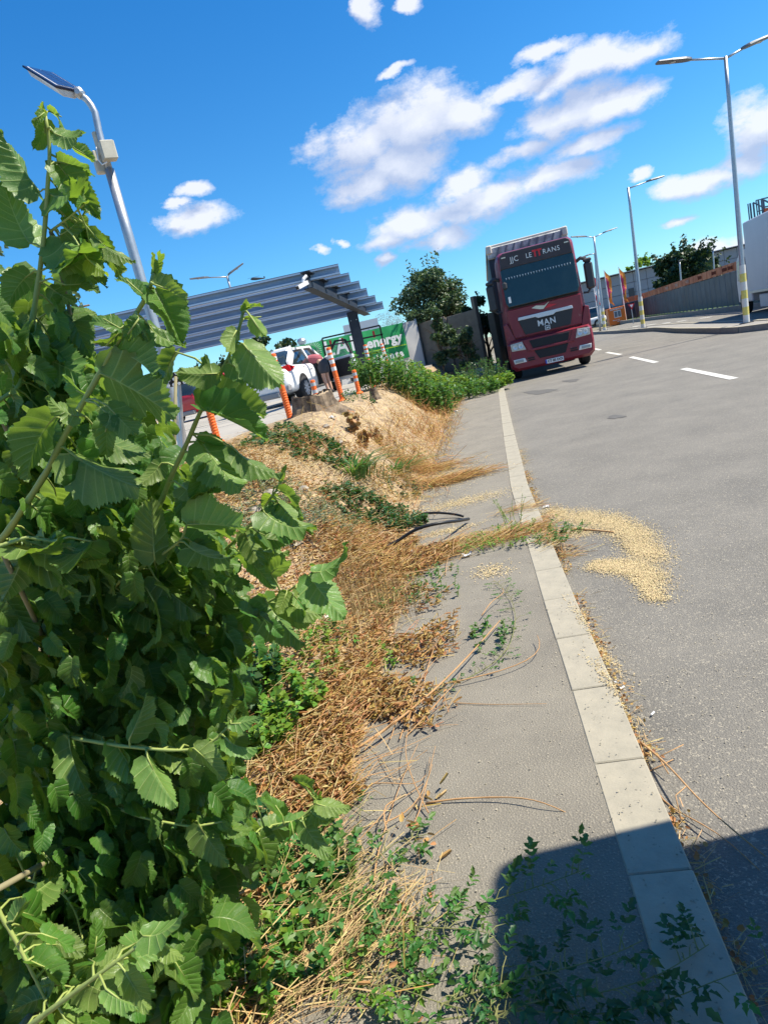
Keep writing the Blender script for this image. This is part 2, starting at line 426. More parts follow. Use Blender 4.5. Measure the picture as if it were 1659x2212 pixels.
for a, b in zip(A_, B_): V += [(a[0], a[1], .045), (b[0], b[1], .045)]
for i in range(23): F.append((2*i, 2*i+2, 2*i+3, 2*i+1))
tag(obj('traffic_island', V, F, mat('island paving', (.22, .21, .19), .95, scale=2, col2=(.30, .28, .25))), kind='structure')
KD = mat('dark kerb concrete', (.20, .19, .17), .95, scale=3, col2=(.3, .28, .25));  # darker kerb stones; the island kerb gets a lighter strip on top
for P_, nm in ((A_, 'island_kerb'), (B_, 'island_far_kerb')):
    r = thing(nm, (0, 0, 0), None, None); r['kind'] = 'structure'
    for i in range(23):
        a, b = P_[i], P_[i+1]; mb = MB(); t = norm(b-a); a2, b2 = a+t*.012, b-t*.012
        mb.bar((a2[0], a2[1], -.02), (b2[0], b2[1], -.02), .16, .18); mb.build('kerb_stone', KERB if nm != 'island_kerb' else KD, r)
        if nm == 'island_kerb':
            mb = MB(); mb.bar((a2[0], a2[1], .073), (b2[0], b2[1], .073), .165, .008); mb.build('kerb_top', KERB, r)
for (a, b) in (((1396, 702.5), (1415, 700)), ((1430, 698.5), (1448, 696.5)), ((1461, 695), (1482, 692)), ((1366, 705.5), (1380, 704)), ((1510, 688), (1535, 684.5))):
    p, q = gz(*a, -.094), gz(*b, -.094); t = norm(q-p); w = np.array([-t[1], t[0], 0])*.1
    tag(obj('lane_marking', [p-w, q-w, q+w, p+w], [(0, 1, 2, 3)], PAINT), kind='structure')
# grass strip with kerb below the fence
f0, f1 = gz(1360, 697, -.1), gz(1601, 669.5, -.1); fd = f1-f0
g0, g1 = f0-fd*1.2, f1+fd*1.1
nrm = norm(np.array([-fd[1], fd[0], 0])); nrm = nrm if nrm[0] > 0 else -nrm
tag(obj('grass_strip', [g0+(0, 0, .13), g1+(0, 0, .13), g1+nrm*7+(0, 0, .16), g0+nrm*7+(0, 0, .16)], [(0, 1, 2, 3)], GRASS), kind='structure')
kk = thing('grass_kerb', (0, 0, 0), None, None); kk['kind'] = 'structure'
for i in range(40):
    a = g0+(g1-g0)*(i/40); b = g0+(g1-g0)*((i+.985)/40); MB().bar((a[0], a[1], -.03), (b[0], b[1], -.03), .2, .34).build('kerb_stone', KD, kk)
# glazed fence with an orange band
GLASS_F = mat('shade toned fence panel', (.022, .035, .055), .5, scale=.9, col2=(.07, .095, .13), alpha=.86, contrast=1.6)  # panel colour darkened so the sunlit fence looks as if in shade
ORB = mat('faded orange banner', (.34, .085, .03), .7, scale=.6, col2=(.58, .22, .10), contrast=1.6)
fb = []
for (x, yb, yt, yl) in ((1350, 694, 644, 655), (1391, 684.5, 634, 645), (1601, 662, 562.5, 581), (1690, 653, 528, 550)):
    p = gz(x, yb, -.02); fb.append((p, at(x-4, yt, p[1])[2], at(x-4, yl, p[1])[2]))
fe = thing('glazed_fence', fb[0][0], 'long grey panelled fence with faded orange banner strip along its top behind the far road', 'fence')
o0 = fb[0][0]; n_p = 34
P3 = np.array([q[0] for q in fb]); ss = np.concatenate([[0], np.cumsum(np.linalg.norm(np.diff(P3, axis=0), axis=1))])
def fpt(t):
    q = t*ss[-1]; return np.array([np.interp(q, ss, P3[:, i]) for i in range(3)]), np.interp(q, ss, [k[1] for k in fb]), np.interp(q, ss, [k[2] for k in fb])
DKT = mat('dark banner print', (.20, .06, .035), .8); PINKT = mat('pale banner print', (.62, .42, .33), .8)
for i in range(n_p):
    a, ta, la = fpt(i/n_p); b, tb, lb = fpt((i+1)/n_p); a_ = a-o0; b_ = b-o0; t = norm(b_-a_)
    MB().bar((*a_[:2], 0), (*a_[:2], ta), .07).build('post', mat('fence post grey', (.10, .125, .155), .6), fe)
    w = np.array([t[1], -t[0], 0])*.02
    q = [a_+t*.05, b_-t*.05]
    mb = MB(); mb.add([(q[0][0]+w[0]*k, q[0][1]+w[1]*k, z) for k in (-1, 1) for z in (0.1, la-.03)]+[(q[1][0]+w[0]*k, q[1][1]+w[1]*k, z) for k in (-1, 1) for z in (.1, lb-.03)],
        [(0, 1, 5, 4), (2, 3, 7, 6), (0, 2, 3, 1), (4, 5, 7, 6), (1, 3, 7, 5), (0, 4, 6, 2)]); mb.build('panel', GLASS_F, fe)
    w = w*2.6
    mb = MB(); mb.add([(q[0][0]+w[0]*k, q[0][1]+w[1]*k, z) for k in (1, 2) for z in (la, ta)]+[(q[1][0]+w[0]*k, q[1][1]+w[1]*k, z) for k in (1, 2) for z in (lb, tb)],
        [(0, 1, 5, 4), (2, 3, 7, 6), (0, 2, 3, 1), (4, 5, 7, 6), (1, 3, 7, 5), (0, 4, 6, 2)]); bo = mb.build('banner', ORB, fe)
    if i >= 12 and i % 3 == 0 or i in (24, 26):
        c = (a_+b_)/2+w*2.3; zc_ = (ta+la)/2; mb = MB(); hh = (ta-la)*.5
        for q in range(9):
            if q == 4: continue
            x = (q-4)*np.linalg.norm(b_-a_)*.085; p = c+t*x; e = hh*random.uniform(.35, .5)
            mb.bar((p[0], p[1], zc_-e), (p[0], p[1], zc_+e), .035+.03*random.random(), .02)
        mb.build('faded_print', DKT if i > 20 else PINKT, bo)['kind'] = 'stuff'
fe.location = Vector(o0)
# goods stored behind the fence
BLUEG = mat('wrapped goods', (.30, .34, .40), .5, scale=2, col2=(.5, .54, .6)); REDG = mat('red goods', (.55, .08, .05), .6); DG = mat('dark goods', (.04, .05, .07), .7)
for i, (px, py, w, h, m, lab) in enumerate(((1560, 655, 2.2, 1.3, BLUEG, 'pale wrapped pallet stack behind the fence below the red stack'), (1538, 662, 2.0, 1.6, REDG, 'red wrapped pallet stack behind the fence left of the lorry'),
        (1590, 655, 1.8, 1.7, DG, 'dark pallet stack behind the fence beside the far lamp pole'), (1500, 668, 3.0, 1.1, BLUEG, 'low pale pallet stack behind the middle of the fence'), (1455, 676, 3.4, 1.4, DG, 'dark pallet stack behind the far stretch of the fence'))):
    p = gz(px, py, 0)+nrm*2.2; p[2] = .05
    r = thing('pallet_stack', p, lab, 'pallet stack', rz=math.atan2(fd[1], fd[0])); mb = MB(); 
    for k in range(3): mb.box((0, (k-1)*.5, .06), (w, .1, .1))
    mb.box((0, 0, .13), (w, 1.3, .03)); mb.build('pallet', mat('pallet wood', (.3, .2, .1)), r)
    n = 3
    for k in range(n): MB().box(((k-1)*w/3, 0, .15+h/2-(k % 2)*.1), (w/3-.04, 1.1, h-(k % 2)*.2), bev=.05).build('bundle', m, r)
# store building
bl, br = at(1180, 697, 112), at(1790, 557, 112)
FAC = mat('ribbed grey cladding', (.23, .25, .28), .55, .2, scale=.4, col2=(.27, .29, .32))
bd = thing('store_building', (bl[0], 112, -.1), 'long flat-roofed grey clad store building across the far road', 'building')
wid = br[0]-bl[0]; top = 6.25; low = 1.55
npan = 22; pw = wid/npan
for i in range(npan):
    for k in range(3):
        z0 = low+(top-low)*k/3; z1 = low+(top-low)*(k+1)/3
        MB().box((pw*(i+.5), 0, (z0+z1)/2), (pw-.05, .3, z1-z0-.05), bev=.02).build('panel', FAC, bd)
MB().box((wid/2, 9, top/2+.1), (wid-.4, 17, top-.2)).build('wall', mat('building core', (.16, .17, .19)), bd)
MB().box((wid/2, 8.4, top+.16), (wid+.1, 18.6, .12)).build('roof', FAC, bd)
MB().box((wid/2, -.75, low-.12), (wid, 1.5, .16)).build('canopy_edge', DARKM, bd)
GL = mat('shop glass', (.10, .13, .17), .12, scale=.8, col2=(.25, .28, .3))
for i in range(44): MB().box((wid/44*(i+.5), .1, low/2), (wid/44-.3, .1, low-.35)).build('window', GL, bd)
MB().box((14.2, -.2, 3.1), (.9, .1, 1.4)).build('vent', DARKM, bd)
# orange kiosk
ORG = mat('orange paint', (.72, .16, .02), .5, scale=2, col2=(.8, .2, .03))
kp = gz(1335, 700.5, -.1); ks = (kp[1])/FP
ko = thing('kiosk', kp, 'small orange kiosk with a white-framed window beside the far road', 'kiosk', rz=R_(-14))
kw, kh = 34*ks, 35.5*ks
MB().box((0, .9, kh/2), (kw, 1.8, kh), bev=.02).build('body', ORG, ko)
wf = MB().box((kw*.04, -.02, kh*.60), (kw*.42, .04, kh*.40)).build('window', WHITE, ko)
for s in (-1, 1): MB().box((kw*.04+s*kw*.1, -.045, kh*.60), (kw*.165, .02, kh*.32)).build('pane', GL, wf)
RX = Matrix.Rotation(R_(90), 4, 'X')
def face_text(n, s, size, m, p, x, y, z, **k): return textobj(n, s, size, m, p, Matrix.Translation((x, y, z)) @ RX, **k)
face_text('lettering', 'HORNBACH', kh*.13, WHITE, ko, 0, -.01, kh*.90, bold=.006)
face_text('lettering', 'Mereu ceva', kh*.085, WHITE, ko, -kw*.08, -.01, kh*.27, bold=.003)
face_text('lettering', 'de facut.', kh*.085, WHITE, ko, kw*.12, -.01, kh*.17, bold=.003)
# yield sign
yp = gz(1368, 699, -.1); YS = thing('yield_sign', yp, 'red and white triangular yield sign right of the orange kiosk', 'road sign')
zc = at(1361, 661, yp[1])[2]-yp[2]; r_ = 7.5*yp[1]/FP
MB().tube([(0, 0, 0), (0, 0, zc+.1)], .035).build('post', GALV, YS)
RED = mat('sign red', (.5, .02, .03), .5)
def tri(r): return [(-r, r*.55), (r, r*.55), (0, -r*1.1)]
MB().prism([(x, z+zc) for x, z in tri(r_)], -.06, -.05).build('panel', RED, YS); MB().prism([(x, z+zc+.01) for x, z in tri(r_*.5)], -.075, -.062).build('panel', WHITE, YS)
# flags
def flag(px, yt, yb, Y, cols, lab, hang=.55, grp=None):
    b = at(px[1], yb, Y); t = at(px[0], yt, Y); h = t[2]+.1
    r = thing('flagpole', (b[0], Y, -.1), lab, 'flag', group='flags in front of the store')
    MB().tube([(0, 0, 0), (0, 0, h*.5), (0, 0, h)], [.05, .045, .03]).build('pole', WHITE, r)
    w = .48; H_ = h*hang; n = 14; mb = MB(); mb.cur = 0; vs = []; 
    for i in range(n+1):
        for j in range(5):
            u = j/4; dr = u*w*(.8+.2*math.sin(i*.5)); vs.append((.04+dr, .06*math.sin(i*.9+u*4), h-.1-H_*i/n-u*.55-.1*math.sin(i*1.3)*u))
    for i in range(n):
        for j in range(4):
            mb.cur = int(i*3/n) % len(cols) if len(cols) > 2 else (1 if abs(i-7)+j*1.5 < 5 else 0)
            mb.mi.append(mb.cur); mb.f.append((i*5+j, i*5+j+1, (i+1)*5+j+1, (i+1)*5+j))
    mb.v = vs; mb.build('flag', cols, r, smooth=True)
OR2 = mat('flag orange', (.8, .26, .04), .7); MG = mat('flag magenta', (.55, .04, .12), .7); RW = mat('flag red', (.55, .03, .05), .7)
flag((1307, 1320), 582, 690, 62, [OR2, MG], 'orange flag with magenta patch on white pole left of the kiosk')
flag((1337, 1351), 576, 684, 62, [OR2, MG], 'orange flag with magenta patch on white pole above the kiosk')
flag((1282, 1293), 590, 694, 66, [RW, WHITE, RW], 'red and white flag on the pole nearest the maroon truck', .5)
flag((1287, 1298), 603, 694, 70, [MG, WHITE, WHITE], 'lower magenta and white flag between truck and lamp post', .5)
# far street lamps on the island
def lamp(bpx, tpx, arms, lab, bands=True, zb=.045, Yo=None, grp='street lamps on the traffic island', rad=(.085, .05)):
    b = gz(*bpx, zb) if Yo is None else at(*bpx, Yo)
    t = at(*tpx, b[1])
    r = thing('street_lamp', b, lab, 'street lamp', group=grp); h = t-b
    zs = np.linspace(0, 1, 9); mb = MB(); mb.tube([h*z for z in zs], [rad[0]+(rad[1]-rad[0])*z for z in zs], 14); mb.build('pole', GALV, r, smooth=True)
    if bands:
        Yl = mat('yellow band paint', (.62, .5, .06), .7, scale=12, col2=(.7, .62, .25)); Wl = mat('white band paint', (.62, .6, .55), .7, scale=12, col2=(.7, .69, .66))
        n = 7; top = bands
        for k in range(n):
            z0, z1 = top*k/n, top*(k+1)/n; e = h/h[2]
            MB().tube([e*z0, e*z1], rad[0]*1.03+.004, 14, cap=True).build('painted_band', Yl if k % 2 else Wl, r, smooth=False)
    MB().box((0, 0, .01), (.3, .3, .03)).build('base_plate', DARKM, r)
    for (ex, ey, dy, hl) in arms:
        e = at(ex, ey, b[1]+dy)-b; u = norm(e-h); a = h-np.array([0, 0, .05]); el = e-u*hl
        mb = MB(); mb.tube([a, a+(el-a)*.5, el], [.035, .03, .03]); ar = mb.build('arm', GALV, r, smooth=True)
        sx = norm(np.cross(u, (0, 0, 1))); up = np.cross(sx, u)
        mb = MB(); q = []
        for (s, w, th) in ((-.06, .05, .05), (0, .09, .055), (.12*hl+.02, .14, .06), (.55*hl, .15, .05), (hl*.96, .13, .03), (hl, .09, .02)):
            c = el+u*s; q += [c-sx*w+up*.0, c-sx*w*.8+up*th, c+sx*w*.8+up*th, c+sx*w, c+sx*w*.8-up*.02, c-sx*w*.8-up*.02]
        fs = [(i*6+j, i*6+(j+1) % 6, (i+1)*6+(j+1) % 6, (i+1)*6+j) for i in range(5) for j in range(6)]+[tuple(range(6)), tuple(range(35, 29, -1))]
        mb.add(q, fs); mb.build('lamp_head', mat('lamp housing', (.16, .17, .19), .5, .4), r, smooth=False)
        MB().box(el+u*hl*.5-up*.028, (.16, .16, .012)).build('lens', mat('lamp lens', (.5, .5, .48), .2), ar)
lamp((1612, 698), (1566, 122), [(1417, 136, .1, .95), (1672, 74, .0, .95)], 'tall twin-armed street lamp with yellow and white painted foot nearest on the island', bands=1.75)
lamp((1389, 709), (1356, 405), [(1433, 381, .2, .9)], 'single-armed street lamp on the island with its arm pointing right', bands=1.6, rad=(.1, .06))
lamp((1306, 714), (1282, 511), [(1232, 512, .2, 1.0), (1332, 492, .2, 1.0)], 'twin-armed street lamp right behind the maroon truck cab', bands=1.5, rad=(.1, .06))
lamp((1296, 716), (1284, 546), [(1242, 562, .3, 1.0)], 'farthest single-armed street lamp with arm towards the maroon truck', bands=False, rad=(.07, .05))
lamp((1473, 640), (1467, 566), [(1471, 561, -.6, .5)], 'short lamp post behind the orange-banded fence before the tree', bands=False, Yo=58, grp='lamp posts behind the fence', rad=(.07, .06))
lamp((1543, 600), (1539, 540), [(1547, 531, -.2, .5)], 'thin lamp post rising over the right half of the round tree', bands=False, Yo=62, grp='lamp posts behind the fence', rad=(.07, .06))
# sign tower
tp = at(1645, 520, 50); tw = thing('sign_tower', (tp[0], 50, -.1), 'steel lattice sign tower with orange panel rising over the white lorry', 'sign tower')
def loc(px, py): p = at(px, py, 50); return (p[0]-tp[0], 0, p[2]+.1)
STL = mat('blue grey steel', (.08, .13, .19), .6)
xl, xm, xr = loc(1632, 433)[0], loc(1637, 433)[0], loc(1644, 433)[0]; zt = loc(1644, 430)[2]; zp = loc(1650, 449)[2]
for x in (xl, xm, xr, xr+.75, xr+2.4):
    for yy in (0, 1.0): MB().bar((x, yy, 0), (x, yy, zt), .09 if x != xl else .06).build('post', STL, tw)
for z in (zt, zt-.75, zt-1.9, zt-3.2): MB().bar((xl, 0, z), (xr, 0, z), .06).build('rail', STL, tw)
MB().bar((xr, 0, zt), (xr+2.4, 0, zt), .09).build('rail', STL, tw); MB().bar((xr, 0, zp+.05), (xr+2.4, 0, zp+.05), .09).build('rail', STL, tw)
for k in range(3): MB().bar((xr+.8*k, 0, zt), (xr+.8*(k+1), 0, zp+.05), .07).build('brace', STL, tw); MB().bar((xr+.8*k, 1, zt), (xr+.8*(k+1), 1, zp+.05), .07).build('brace', STL, tw)
MB().box((xr+1.3, -.1, zp/2+1.2), (2.5, .1, zp-2.5)).build('sign_panel', mat('rusty orange panel', (.38, .09, .04), .6, scale=2), tw)
face_text('lettering', 'H', 1.1, WHITE, tw, xr+1.3, -.17, zp-1.2, bold=.03)
# white lorry
la, lb2 = at(1619, 640, 28.5), at(1672, 630, 25.6); la[2] = lb2[2] = -.1
hd = norm(la-lb2); ang = math.atan2(hd[1], hd[0])
lo = thing('box_lorry', la, 'white box lorry parked on the far carriageway at the right edge', 'lorry', rz=ang)
LW = mat('lorry white', (.60, .61, .64), .45, scale=1.2, col2=(.66, .67, .70))
bh0, bh1 = .86, 3.62
MB().box((-3.6, -1.2, (bh0+bh1)/2), (7.2, 2.4, bh1-bh0), bev=.04).build('cargo_box', LW, lo)
MB().box((-3.6, .015, bh0+.03), (7.22, .05, .1)).build('side_rail', GALV, lo)
mb = MB(); mb.prism([(.05, .5), (2.0, .5), (2.05, 1.3), (1.8, 2.25), (1.2, 2.6), (.05, 2.65)], -2.3, -.1); cb_ = mb.build('cab', LW, lo, bevel=.05)
MB().prism([(.5, 1.4), (1.75, 1.4), (1.6, 2.2), (.5, 2.3)], -.09, -.075).build('window', GL, cb_)
mb = MB(); mb.prism([(.05, 2.66), (1.1, 2.62), (.6, 3.2), (.05, 3.5)], -2.1, -.3); mb.build('wind_deflector', LW, lo, bevel=.06)
MB().box((-2.9, -1.2, .66), (8.2, .8, .22)).build('chassis', BLACK, lo)
MB().box((-2.4, -.06, .5), (2.6, .06, .5), bev=.02).build('side_guard', LW, lo)
for xx in (1.25, -5.0): 
    for yy in (-.2, -2.2):
        w = MB().lathe([(.25, -.13), (.46, -.12), (.48, -.05), (.48, .05), (.46, .12), (.25, .13)], 20, axis='Y', c=(xx, yy, .48)).build('wheel', BLACK, lo, smooth=False)
        MB().lathe([(.05, -.04), (.24, -.02), (.26, .1)], 16, axis='Y', c=(xx, yy+.04, .48)).build('rim', GALV, w)
# white van by the building
def car(name, loc_, rz, label, paint, L_=4.6, Wd=1.78, Ht=1.46, open_door=False, wagon=False, plate=None, cat='car'):
    r = thing(name, loc_, label, cat, rz=rz); ra = -.0; yr, yf = -1.0, L_-1.0; hw = Wd/2
    G = mat('car glass', (.02, .03, .035), .06, spec=.8, coat=.3); BL = BLACK
    roof_a, roof_b = (.35, 1.5) if not wagon else (-.6, 1.6)
    # stations: y, sill z, half width low, half width mid, shoulder z, deck z, deck half width
    stn = [(yr, .42, .62, .70, .80, .86, .55), (yr+.06, .30, .74, .80, .92, 1.00, .62), (yr+.35, .27, .84, .87, .96, 1.05, .66), (-.4, .26, .87, .89, .96, 1.02, .70), (.4, .22, .86, .885, .93, .97, .74), (1.35, .20, .86, .88, .91, .95, .76),
           (2.3, .20, .86, .885, .90, .97, .74), (2.75, .26, .87, .89, .86, .96, .70), (3.2, .28, .85, .86, .78, .86, .66), (yf-.12, .32, .74, .76, .66, .72, .55), (yf, .40, .60, .64, .56, .60, .45)]
    k = hw/.89
    def ring(st):
        y, z0, w0, w1, z1, z2, w2 = st
        P = [(w0*.8, z0), (w0, z0+.06), (w1*k*.99, z0+.22), (w1*k, (z0+z1)/2+.06), (w1*k*.97, z1), (w2*k, z2), (w2*k*.5, z2+.025)]
        return [(x, y, z) for x, z in P]+[(-x, y, z) for x, z in reversed(P)]
    vs = []; fs = []; nr = 14
    for st in stn: vs += ring(st)
    for i in range(len(stn)-1):
        for j in range(nr): fs.append((i*nr+j, i*nr+(j+1) % nr, (i+1)*nr+(j+1) % nr, (i+1)*nr+j))
    fs += [tuple(range(nr-1, -1, -1)), tuple(range((len(stn)-1)*nr, len(stn)*nr))]
    b = MB().add(vs, fs).build('body', paint, r, smooth=True)
    sb = b.modifiers.new('subsurf', 'SUBSURF'); sb.levels = sb.render_levels = 1
    # cabin
    cs = [(-.62 if not wagon else -.95, .98, .70, 1.03, .66), (roof_a-.12, .99, .745, Ht-.06, .53), (roof_a+.3, .97, .75, Ht-.01, .57), (roof_b-.1, .95, .755, Ht, .585), (roof_b+.25, .95, .75, Ht-.03, .57), (2.42, .95, .70, 1.0, .66)]
    vs = []; fs = []
    for (y, z0, w0, z1, w1) in cs:
        vs += [(w0*k, y, z0-.1), (w0*k+.005, y, z0+.02), (w1*k+.04, y, z1-.07), (w1*k-.05, y, z1), (-w1*k+.05, y, z1), (-w1*k-.04, y, z1-.07), (-w0*k-.005, y, z0+.02), (-w0*k, y, z0-.1)]
    mb = MB()
    for i in range(5):
        for j in range(7):
            f = (i*8+j, i*8+j+1, (i+1)*8+j+1, (i+1)*8+j); mb.f.append(f)
            mb.mi.append(1 if j in (0, 1, 5, 6) or (i in (0, 4)) else 0)
    mb.v = vs; mb.f += [tuple(range(8)), tuple(range(40, 48))]; mb.mi += [1, 1]
    mb.build('cabin', [paint, G], r, smooth=True)
    def pillar(a, c, w, nm='pillar'):
        for s in (1, -1): MB().bar((a[0]*s, a[1], a[2]), (c[0]*s, c[1], c[2]), w, .05, up=(1, 0, 0)).build(nm, paint, r)
    w0, w1 = .752*k, .585*k+.045
    pillar((w0+.005, -.45, .97), (w1-.02, roof_a, Ht-.08), .26); pillar((w0+.005, 1.12, .95), (w1+.012, .98, Ht-.06), .08); pillar((w0, 2.32, .95), (w1+.005, roof_b+.12, Ht-.05), .07)
    pillar((w1+.01, roof_a-.05, Ht-.06), (w1+.012, roof_b+.1, Ht-.05), .06, 'roof_rail')
    wheelpos = [(s*(hw-.11), y) for s in (1, -1) for y in (0, L_-1.9)]
    for (x, y) in wheelpos:
        s = 1 if x > 0 else -1
        MB().lathe([(.35, -.1), (.36, .113)] if s > 0 else [(.36, -.113), (.35, .1)], 22, axis='X', c=(x, y, .36)).build('wheel_arch', BL, r)
        t = MB().lathe([(.19, -.10), (.29, -.115), (.318, -.08), (.32, 0), (.318, .08), (.29, .115), (.19, .11)], 28, axis='X', c=(x+s*.03, y, .32)).build('wheel', BL, r, smooth=True)
        MB().lathe([(.03, s*.075), (.195, s*.06), (.2, s*.118)], 20, axis='X', c=(x+s*.03, y, .32)).build('rim', mat('rim shade', (.12, .12, .13), .5, .5), t)
        mb = MB()
        for a in range(10):
            q = a*math.pi/5; c, sn = math.cos(q), math.sin(q)
            mb.bar((x+s*.14, y+c*.03, .32+sn*.03), (x+s*.147, y+c*.19, .32+sn*.19), .035, .02, up=(1, 0, 0))
        mb.build('spokes', mat('silver plastic', (.6, .61, .63), .35, .3), t)
    RL = mat('tail light red', (.45, .01, .015), .15, coat=.5)
    for s in (1, -1):
        mb = MB(); mb.add([(s*.895*k, yr+.62, .92), (s*.88*k, yr+.30, .83), (s*.62*k, yr+.045, .84), (s*.60*k, yr+.02, .95), (s*.86*k, yr+.25, 1.0)], [(0, 1, 2, 3, 4)])
        mb.add([(s*(.895*k-.1), yr+.66, .92), (s*(.88*k-.1), yr+.40, .83), (s*.58*k, yr+.15, .84), (s*.56*k, yr+.12, .95), (s*(.86*k-.1), yr+.35, 1.0)], [(0, 1, 2, 3, 4)])
        mb.f += [(i, (i+1) % 5, 5+(i+1) % 5, 5+i) for i in range(5)]; mb.mi += [0]*5; mb.build('tail_light', RL, r)
        MB().box((s*.8*k, yr+.13, .42), (.05, .22, .16), bev=.02).build('reflector', mat('bumper grey', (.25, .25, .26), .5), r)
        MB().box((s*(hw+.06), 2.15, 1.0), (.2, .1, .13), bev=.03).build('wing_mirror', paint, r)
    if plate:
        pl = MB().box((0, yr-.015, .66), (.52, .02, .12)).build('number_plate', WHITE, r)
        face_text('lettering', plate, .1, BLACK, pl, 0, yr-.03, .66)
    MB().box((0, yr+.05, .31), (1.1, .14, .16), bev=.03).build('rear_bumper', mat('bumper grey', (.25, .25, .26), .5), r)
    for yy in ((.62,) if True else ()): MB().box((hw-.012, yy+.18, .80), (.02, .17, .035), bev=.008).build('door_handle', paint, r)
    for yy in (.36, 1.16): MB().bar((hw-.028, yy, .40), (hw-.045, yy-.02, .90), .012, .03, up=(1, 0, 0)).build('door_gap', BL, r)
    if open_door:
        dd = thing('x', (0, 0, 0), None, None); bpy.data.objects.remove(dd)
        hx, hy, a = hw-.03, 2.22, R_(62)   # hinge at the front of the door, door swings outwards
        T = Matrix.Translation((hx, hy, 0)) @ Matrix.Rotation(a, 4, 'Z')
        mb = MB(); mb.T = T; mb.prism([(-1.06, .28), (-.02, .28), (-.02, .93), (-1.12, .95), (-1.15, .6)], -.03, .06, 'YZ'); dr = mb.build('door', paint, r, bevel=.02)
        mb = MB(); mb.T = T; mb.prism([(-1.0, .38), (-.1, .38), (-.1, .86), (-1.04, .88)], -.06, -.035, 'YZ'); mb.build('door_trim', mat('door trim black', (.03, .03, .035), .7), dr)
        mb = MB(); mb.T = T
        for p, q in (((0, -1.10, .94), (0, -.96, 1.36)), ((0, -.96, 1.36), (-0, -.55, 1.40)), ((0, -.55, 1.40), (0, -.05, .96))): mb.bar(p, q, .05, .05, up=(1, 0, 0))
        mb.build('window_frame', BL, dr)
        mb = MB(); mb.T = T; mb.add([(0, -1.06, .95), (0, -.95, 1.33), (0, -.56, 1.37), (0, -.1, .96)], [(0, 1, 2, 3)]); mb.build('window', mat('door glass', (.5, .6, .6), .05, alpha=.25), dr)
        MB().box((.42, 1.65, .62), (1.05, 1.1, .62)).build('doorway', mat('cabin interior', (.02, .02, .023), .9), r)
        MB().box((.30, 1.25, .75), (.5, .55, .5), bev=.1).build('seat', mat('seat fabric', (.05, .05, .055), .9), r)
    return r
CARW = mat('car white', (.78, .79, .80), .22, var=.02, coat=.5, spec=.5)
wv = gz(1288, 700, -.1)
car('parked_van', (at(1286, 690, 74)[0], 74, -.1), R_(80), 'white parked van behind the flagpoles left of the orange kiosk', CARW, L_=5, Ht=2.0, wagon=True, cat='van')

# seam and stains on the road
TARM = mat('bitumen seam', (.05, .048, .045), .8); STN = mat('oil stain', (.085, .082, .076), .85, scale=9, col2=(.13, .125, .115))
sp_a = [gz(x, y, -.096) for x, y in ((1300, 764), (1380, 748), (1450, 738), (1554, 720.5))]; P_ = resamp(sp_a, 20); vs = []
for i, p in enumerate(P_): vs += [(p[0], p[1]-.03-.02*math.sin(i*2.3), -.095), (p[0], p[1]+.03+.02*math.sin(i*1.7), -.095)]
tag(obj('road_seam', vs, [(2*i, 2*i+2, 2*i+3, 2*i+1) for i in range(19)], TARM), kind='structure')
for (px, py, rx, ry, a) in ((1165, 846, .13, .75, -.1), (1233, 822, .08, .5, .05), (1330, 900, .05, .22, 0)):
    c = gz(px, py, -.095); vs = [tuple(c)]; n = 26
    for i in range(n): q = i*2*math.pi/n; k = 1+.18*math.sin(q*3+px)+.1*math.sin(q*7); vs.append((c[0]+rx*k*math.cos(q)*2+a*ry*math.sin(q), c[1]+ry*k*math.sin(q), -.095))
    tag(obj('road_stain', vs, [(0, 1+i, 1+(i+1) % n) for i in range(n)], STN), kind='structure')
# ------------------------------------------------------------------ maroon truck
TA = R_(-11.5)
tp_ = gz(1192, 803, -.1)
TR = thing('semi_truck', (6.13, 21.2, -.1), 'maroon semi truck parked nose-on at the kerb with a curtain trailer', 'truck', rz=TA)
TR.scale = (1.03, 1.03, 1.085)
MAR = mat('maroon paint', (.185, .013, .026), .42, scale=3, col2=(.23, .026, .042), coat=.2, speck=((.30, .17, .16), .66, .85, 6))
TG = mat('windscreen glass', (.012, .026, .024), .05, spec=.6, coat=.15, scale=2, col2=(.03, .05, .045))
def front(poly, y0, y1, nm, m, par=TR, bev=0.0): return MB().prism(poly, y0, y1).build(nm, m, par, bevel=bev)
# cab shell: rounded profile lofted in depth
def rrect(w, z0, z1, r, wt=None, n=4):
    wt = wt or w; pts = []
    for (cx, cz, a0, ww) in ((w-r, z0+r, -90, w), (wt-r*1.6, z1-r*1.6, 0, wt), (-(wt-r*1.6), z1-r*1.6, 90, wt), (-(w-r), z0+r, 180, w)):
        rr = r if cz < (z0+z1)/2 else r*1.6
        for i in range(n+1): q = R_(a0+90*i/n); pts.append((cx+rr*math.cos(q), cz+rr*math.sin(q)))
    return pts
def loft(secs, nm, m, par, smooth=True):
    mb = MB(); vs = []; n = len(secs[0][1])
    for y, pl in secs: vs += [(x, y+(dy if False else 0), z) for x, z in pl]
    fs = [(i*n+j, i*n+(j+1) % n, (i+1)*n+(j+1) % n, (i+1)*n+j) for i in range(len(secs)-1) for j in range(n)]+[tuple(range(n-1, -1, -1)), tuple(range((len(secs)-1)*n, len(secs)*n))]
    return mb.add(vs, fs).build(nm, m, par, smooth=smooth)
cabm = loft([(.06, rrect(1.10, .98, 3.45, .10, 1.02)), (.12, rrect(1.18, .95, 3.52, .12, 1.08)), (.35, rrect(1.22, .92, 3.57, .12, 1.13)), (2.1, rrect(1.22, .92, 3.60, .12, 1.14))], 'cab', MAR, TR, smooth=False)
bv = cabm.modifiers.new('bevel', 'BEVEL'); bv.width = .02; bv.segments = 2; bv.limit_method = 'ANGLE'
